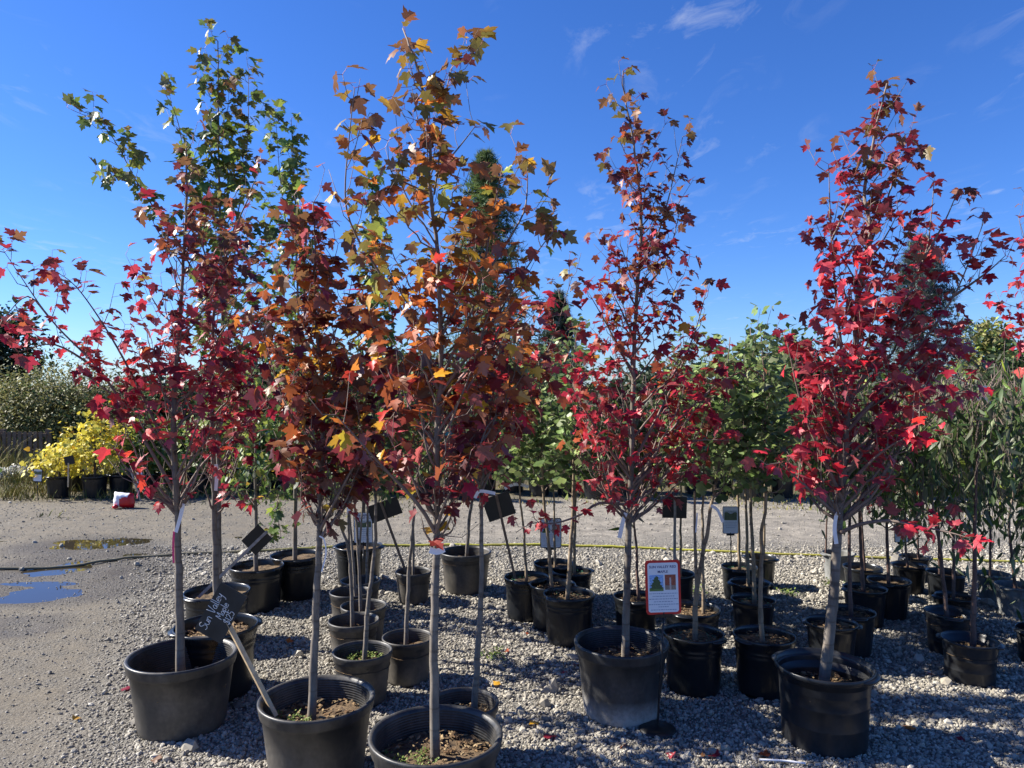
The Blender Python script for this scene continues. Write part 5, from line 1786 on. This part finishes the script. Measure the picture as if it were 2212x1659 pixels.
# ------------------------------------------------------------------ tags and ties
def strip(name, label, px, Y, w, mat, group=None, dy=0.0, cat='tag'):
    pts = [P(u, v, Y) + np.array([0, dy * math.sin(i * 1.3), 0]) for i, (u, v) in enumerate(px)]
    path = catmull(pts, .012)
    t = np.gradient(path, axis=0)
    v, f = [], []
    for i, p in enumerate(path):
        d = nrm(t[i])
        s = nrm(np.cross(d, np.array([.15 * math.sin(i * .4), -1, .1])))
        n_ = np.cross(d, s)
        for a, b in ((-1, -1), (1, -1), (1, 1), (-1, 1)):
            v.append(p + s * w / 2 * a + n_ * .0005 * b)
    k = len(path)
    for i in range(k - 1):
        for j in range(4):
            j2 = (j + 1) % 4
            f.append((i * 4 + j, i * 4 + j2, (i + 1) * 4 + j2, (i + 1) * 4 + j))
    f += [(0, 1, 2, 3), tuple((k - 1) * 4 + j for j in (3, 2, 1, 0))]
    base = path[0]
    o = link(name, mesh_from(name, np.asarray(v) - base, f, M[mat]), None, loc=tuple(base))
    return tag(o, label, cat, group)


TG = 'white tags tied to trunks'
Yf = [t['base'][1] for t in FRONT]
strip('plant_tag', 'white tag slanting across the trunk of the maple reaching over the dirt', [(396, 1088), (390, 1115), (380, 1150)], Yf[0] - .035, .018, 'white_tag', TG)
strip('marking_tape', 'pink tape hanging beside the trunk of the maple reaching over the dirt', [(376, 1148), (374, 1180), (375, 1216)], Yf[0] - .02, .010, 'pink_tape', None)
strip('plant_tag', 'white tag hanging on the trunk of the burgundy maple', [(467, 1003), (468, 1030), (466, 1060)], Yf[1] - .03, .019, 'white_tag', TG)
strip('plant_tag', 'thin white tie looping from the trunk of the orange and purple maple', [(690, 1158), (700, 1166), (704, 1195), (695, 1235)], Yf[2] - .03, .006, 'white_tag', TG)
strip('plant_tag', 'crumpled white tag round the trunk of the gold maple above its fork', [(928, 1188), (944, 1192), (960, 1186)], Yf[3] - .03, .022, 'white_tag', TG)
strip('plant_tag', 'broad white band round the fork of the slim bronze maple', [(1026, 1076), (1034, 1062), (1050, 1062), (1070, 1066)], Yf[4] - .03, .014, 'white_tag', TG)
strip('plant_tag', 'white tag dangling left of the trunk of the narrow crimson maple', [(1352, 1108), (1346, 1125), (1338, 1162)], Yf[5] - .03, .020, 'white_tag', TG)
strip('plant_tag', 'long curled white tag on the leaning pale trunk', [(1812, 1106), (1806, 1116), (1803, 1145), (1807, 1175)], Yf[6] - .04, .018, 'white_tag', TG)
strip('plant_tag', 'white tags at the cut top of the dark cherry trunk', [(2116, 845), (2128, 838), (2142, 850)], MIDX[34][0][1] - .02, .026, 'white_tag', TG)
strip('plant_tag', 'curved white band at the cut top of the dark cherry trunk', [(2112, 862), (2126, 858), (2140, 872)], MIDX[34][0][1] - .03, .016, 'white_tag', TG)
strip('plant_tag', 'curved white band on the thin stem of a ginkgo beside the leaning black sign', [(1090, 1056), (1104, 1048), (1122, 1046), (1142, 1052)], MIDX[9][0][1] - .03, .022, 'white_tag', TG)
strip('plant_tag', 'long white tag on the forked ginkgo', [(1536, 1092), (1550, 1102), (1562, 1128)], MIDX[17][0][1] - .03, .016, 'white_tag', TG)
strip('plant_tag', 'narrow white tag hanging from the left stem of the forked ginkgo', [(1506, 1108), (1505, 1125), (1503, 1150)], MIDX[17][0][1] - .03, .008, 'white_tag', TG)
strip('plant_tag', 'white tag on a thin crabapple stem above the framed crabapple sign', [(754, 1078), (753, 1095), (754, 1108)], MIDX[4][0][1] - .03, .022, 'white_tag', TG)
strip('plant_tag', 'cyan tag in the leaves of the gold maple', [(958, 932), (972, 938), (984, 944)], Yf[3] + .1, .022, 'cyan_tag', None)

# ------------------------------------------------------------------ red and white bag
bb = G(268, 1098)
bag = thing('bag_of_soil', 'red and white plastic bag standing on the edge of the grass', 'bag', bb)


def bag_mesh():
    v, f, mi = [], [], []
    g = random.Random(3)
    nx_, nz_ = 10, 8
    W_, H_, D_ = .135, .20, .07
    for s in (-1, 1):
        for j in range(nz_ + 1):
            for i in range(nx_ + 1):
                x, z = i / nx_ * 2 - 1, j / nz_
                b = (1 - x ** 4) * math.sqrt(max(0, 1 - (z * 2 - 1) ** 4)) if 0 < j < nz_ else 0
                v.append((x * W_ * (1 + .06 * math.sin(z * 5)) + g.gauss(0, .003), s * (D_ * b + .002) + g.gauss(0, .004), z * H_ * (1 - .06 * x) + .01 + g.gauss(0, .003)))
    st = (nx_ + 1) * (nz_ + 1)
    for s in (0, 1):
        for j in range(nz_):
            for i in range(nx_):
                a = s * st + j * (nx_ + 1) + i
                q = (a, a + 1, a + nx_ + 2, a + nx_ + 1)
                f.append(q if s == 0 else q[::-1])
                x, z = (i + .5) / nx_, (j + .5) / nz_
                mi.append(0 if (z > .55 + .45 * x - .1 and x < .8) or (x < .42 and z < .62) else 1)
    return mesh_from('sack', v, f, [M['white_tag'], M['red_frame']], mi, smooth=True)


link('sack', bag_mesh(), bag)
kv, kf = lathe([(.001, .0), (.03, .01), (.035, .03), (.022, .055), (.004, .06)], 12)
o = link('spout', mesh_from('spout', kv, kf, M['red_frame'], smooth=True), bag, loc=(-.07, -.09, .005))

# ------------------------------------------------------------------ fence at the far left
fY = 15.0
fb = np.array([(-30 - CX) / F * fY, fY, 0])
fence = thing('picket_fence', 'dark weathered picket fence behind the white chrysanthemums', 'fence', fb)
x0, x1 = -11.2, (100 - CX) / F * fY
for zz in (.30, .62):
    part(fence, 'rail', box(((x0 + x1) / 2, fY, zz), (1, 0, 0), (0, 1, 0), (0, 0, 1), (x1 - x0) / 2, .02, .035), M['wood_brown'])
xx = x0 + .05
while xx < x1:
    part(fence, 'picket', box((xx, fY - .032, .36), (1, 0, 0), (0, 1, 0), (0, 0, 1), .035, .010, .33), M['wood_brown'])
    xx += .105
for xx in (x0, (x0 + x1) / 2, x1):
    part(fence, 'post', box((xx, fY + .065, .37), (1, 0, 0), (0, 1, 0), (0, 0, 1), .04, .04, .37), M['wood_brown'])

# ------------------------------------------------------------------ white car parked far right
cY = 14.8
cb = np.array([11.2, cY, 0.0])
car = thing('parked_car', 'white car parked on the grass behind the weeping trees', 'car', cb)
M['car_paint'] = plain('white_car_paint', (.72, .73, .75), .25, .6)
M['glass'] = plain('dark_glass', (.02, .025, .03), .06, .6)
M['tyre'] = plain('tyre_rubber', (.015, .015, .015), .8)
M['rim'] = plain('alloy', (.45, .45, .46), .35, metal=.8)
M['lamp_red'] = plain('red_lamp', (.4, .01, .01), .2)
AX, AY, AZ = np.array([1., 0, 0]), np.array([0, 0, 1.]), np.array([0, 1., 0])
prof = [(-2.2, .32), (-2.22, .62), (-2.12, .78), (-1.35, .90), (-.75, 1.32), (-.3, 1.40), (.55, 1.39), (1.15, 1.16), (1.55, .98), (2.1, .93), (2.2, .7), (2.18, .32)]
part(car, 'body', slab(prof, np.array([cb[0], cY, 0]), AX, AY, AZ, -.85, .85), M['car_paint'])
for sd in (-1, 1):
    for pw in ([(-1.18, .93), (-.70, 1.27), (-.28, 1.33), (-.05, 1.33), (-.05, .93)], [(.03, .93), (.03, 1.33), (.52, 1.32), (1.02, 1.12), (1.25, .96)]):
        part(car, 'window', slab(pw, np.array([cb[0], cY + sd * .853, 0]), AX, AY, AZ, -.006, .006), M['glass'])
    for wx in (-1.38, 1.35):
        wv2, wf2 = lathe([(.02, -.1), (.25, -.1), (.31, -.06), (.31, .06), (.25, .1), (.02, .1)], 24)
        wv2 = [(x + cb[0] + wx, z + sd * .80 + cY, y + .31) for x, y, z in wv2]
        wo = part(car, 'wheel', (wv2, wf2), M['tyre'], smooth=True)
        rv, rf = lathe([(.01, .02), (.12, .02), (.19, .0), (.2, -.01)], 20)
        rv = [(x + cb[0] + wx, sd * (.905 + z * .4) + cY, y + .31) for x, y, z in rv]
        part(car, 'rim', (rv, rf), M['rim'], wo, smooth=True)
    part(car, 'tail_lamp', box((cb[0] - 2.215, cY + sd * .6, .68), (1, 0, 0), (0, 1, 0), (0, 0, 1), .02, .16, .07), M['lamp_red'])

# ------------------------------------------------------------------ fallen leaves, strip of plastic, weeds in the pots
g = np.random.default_rng(77)
spots = [(1352, 1612), (1455, 1632), (1162, 1565), (1180, 1600), (1520, 1640), (1165, 1437), (1100, 1410), (1215, 1455), (1290, 1440), (1550, 1640), (2150, 1490), (1880, 1537), (1660, 1640), (2010, 1460), (1080, 1480), (280, 1490), (340, 1640), (620, 1390), (1140, 1370), (1255, 1440),
         (160, 1560), (2080, 1600), (1330, 1500), (1975, 1580)]
cols_ = [C['rust'], C['rose'], C['gold'], C['crimson'], C['bronze'], C['orange']]
for i, (u, v) in enumerate(spots):
    p = G(u, v)
    p[2] = gnd_z(p[0], p[1]) + .012
    o = bpy.data.objects.new('fallen_leaf', LEAF_MESH['maple'][i % 8])
    s_ = .055 * g.uniform(.7, 1.15)
    o.location = tuple(p)
    o.rotation_euler = (g.normal(0, .25), g.normal(0, .25), g.random() * 6.28)
    o.scale = (s_, s_, s_)
    o.color = (*(np.array(cols_[i % 6]) * g.uniform(.5, 1.0)), 1)
    COL.objects.link(o)
    tag(o, 'fallen %s maple leaf lying on the ground' % ['rust brown', 'faded pink', 'golden', 'dark red', 'dull bronze', 'orange'][i % 6], 'leaf', 'fallen %s leaves on the ground' % ['brown', 'pink', 'golden', 'dark red', 'bronze', 'orange'][i % 6])
pp = [G(1640, 1648), G(1690, 1650), G(1740, 1656)]
W = Wood()
W.tube(catmull([p + np.array([0, 0, .014]) for p in pp], .03), np.full(len(catmull(pp, .03)), .005), 6)
o = W.build('plastic_strip', [M['white_tag']], None, (0, 0, 0))
tag(o, 'thin white plastic strip lying on the gravel before the ringed pot', 'strip')

for idx, pts_n, seed in ((2, 26, 1), (3, 30, 2)):
    t = FRONT[idx]
    gg = np.random.default_rng(seed)
    pts = []
    for q in range(pts_n):
        a = gg.uniform(2.6, 5.2); r_ = t['D'] * gg.uniform(.08, .40)
        pts.append((r_ * math.cos(a), r_ * math.sin(a), t['soil'] + .008))
    pot_o = [c for c in t['root'].children if c.name.startswith('pot')][0]
    w_o = weeds('weeds', t['root'], pts, .02, 14, M['weed'], seed)
b_, D_, H_, s_ = MIDX[5]
r5 = [o for o in bpy.data.objects if o.get('label', '') == 'crabapple in the grey pot full of green weeds'][0]
gg = np.random.default_rng(5)
weeds('weeds', r5, [(D_ * .38 * math.cos(a) * q, D_ * .38 * math.sin(a) * q, s_ + .008) for a, q in zip(gg.random(40) * 6.28, gg.random(40) ** .5)], .028, 12, M['weed'], 9)
for i, (u, v) in enumerate([(1076, 1418), (1795, 1265), (1700, 1285), (2045, 1130), (1500, 1280)]):
    p = G(u, v)
    root = thing('grass_tuft', 'small tuft of green weeds growing in the gravel', 'weed', p, 'weed tufts in the gravel')
    weeds('blades', root, [(x_, y_, .004) for x_, y_ in gg.normal(0, .05, (14, 2))], .035, 10, M['weed'], 30 + i)
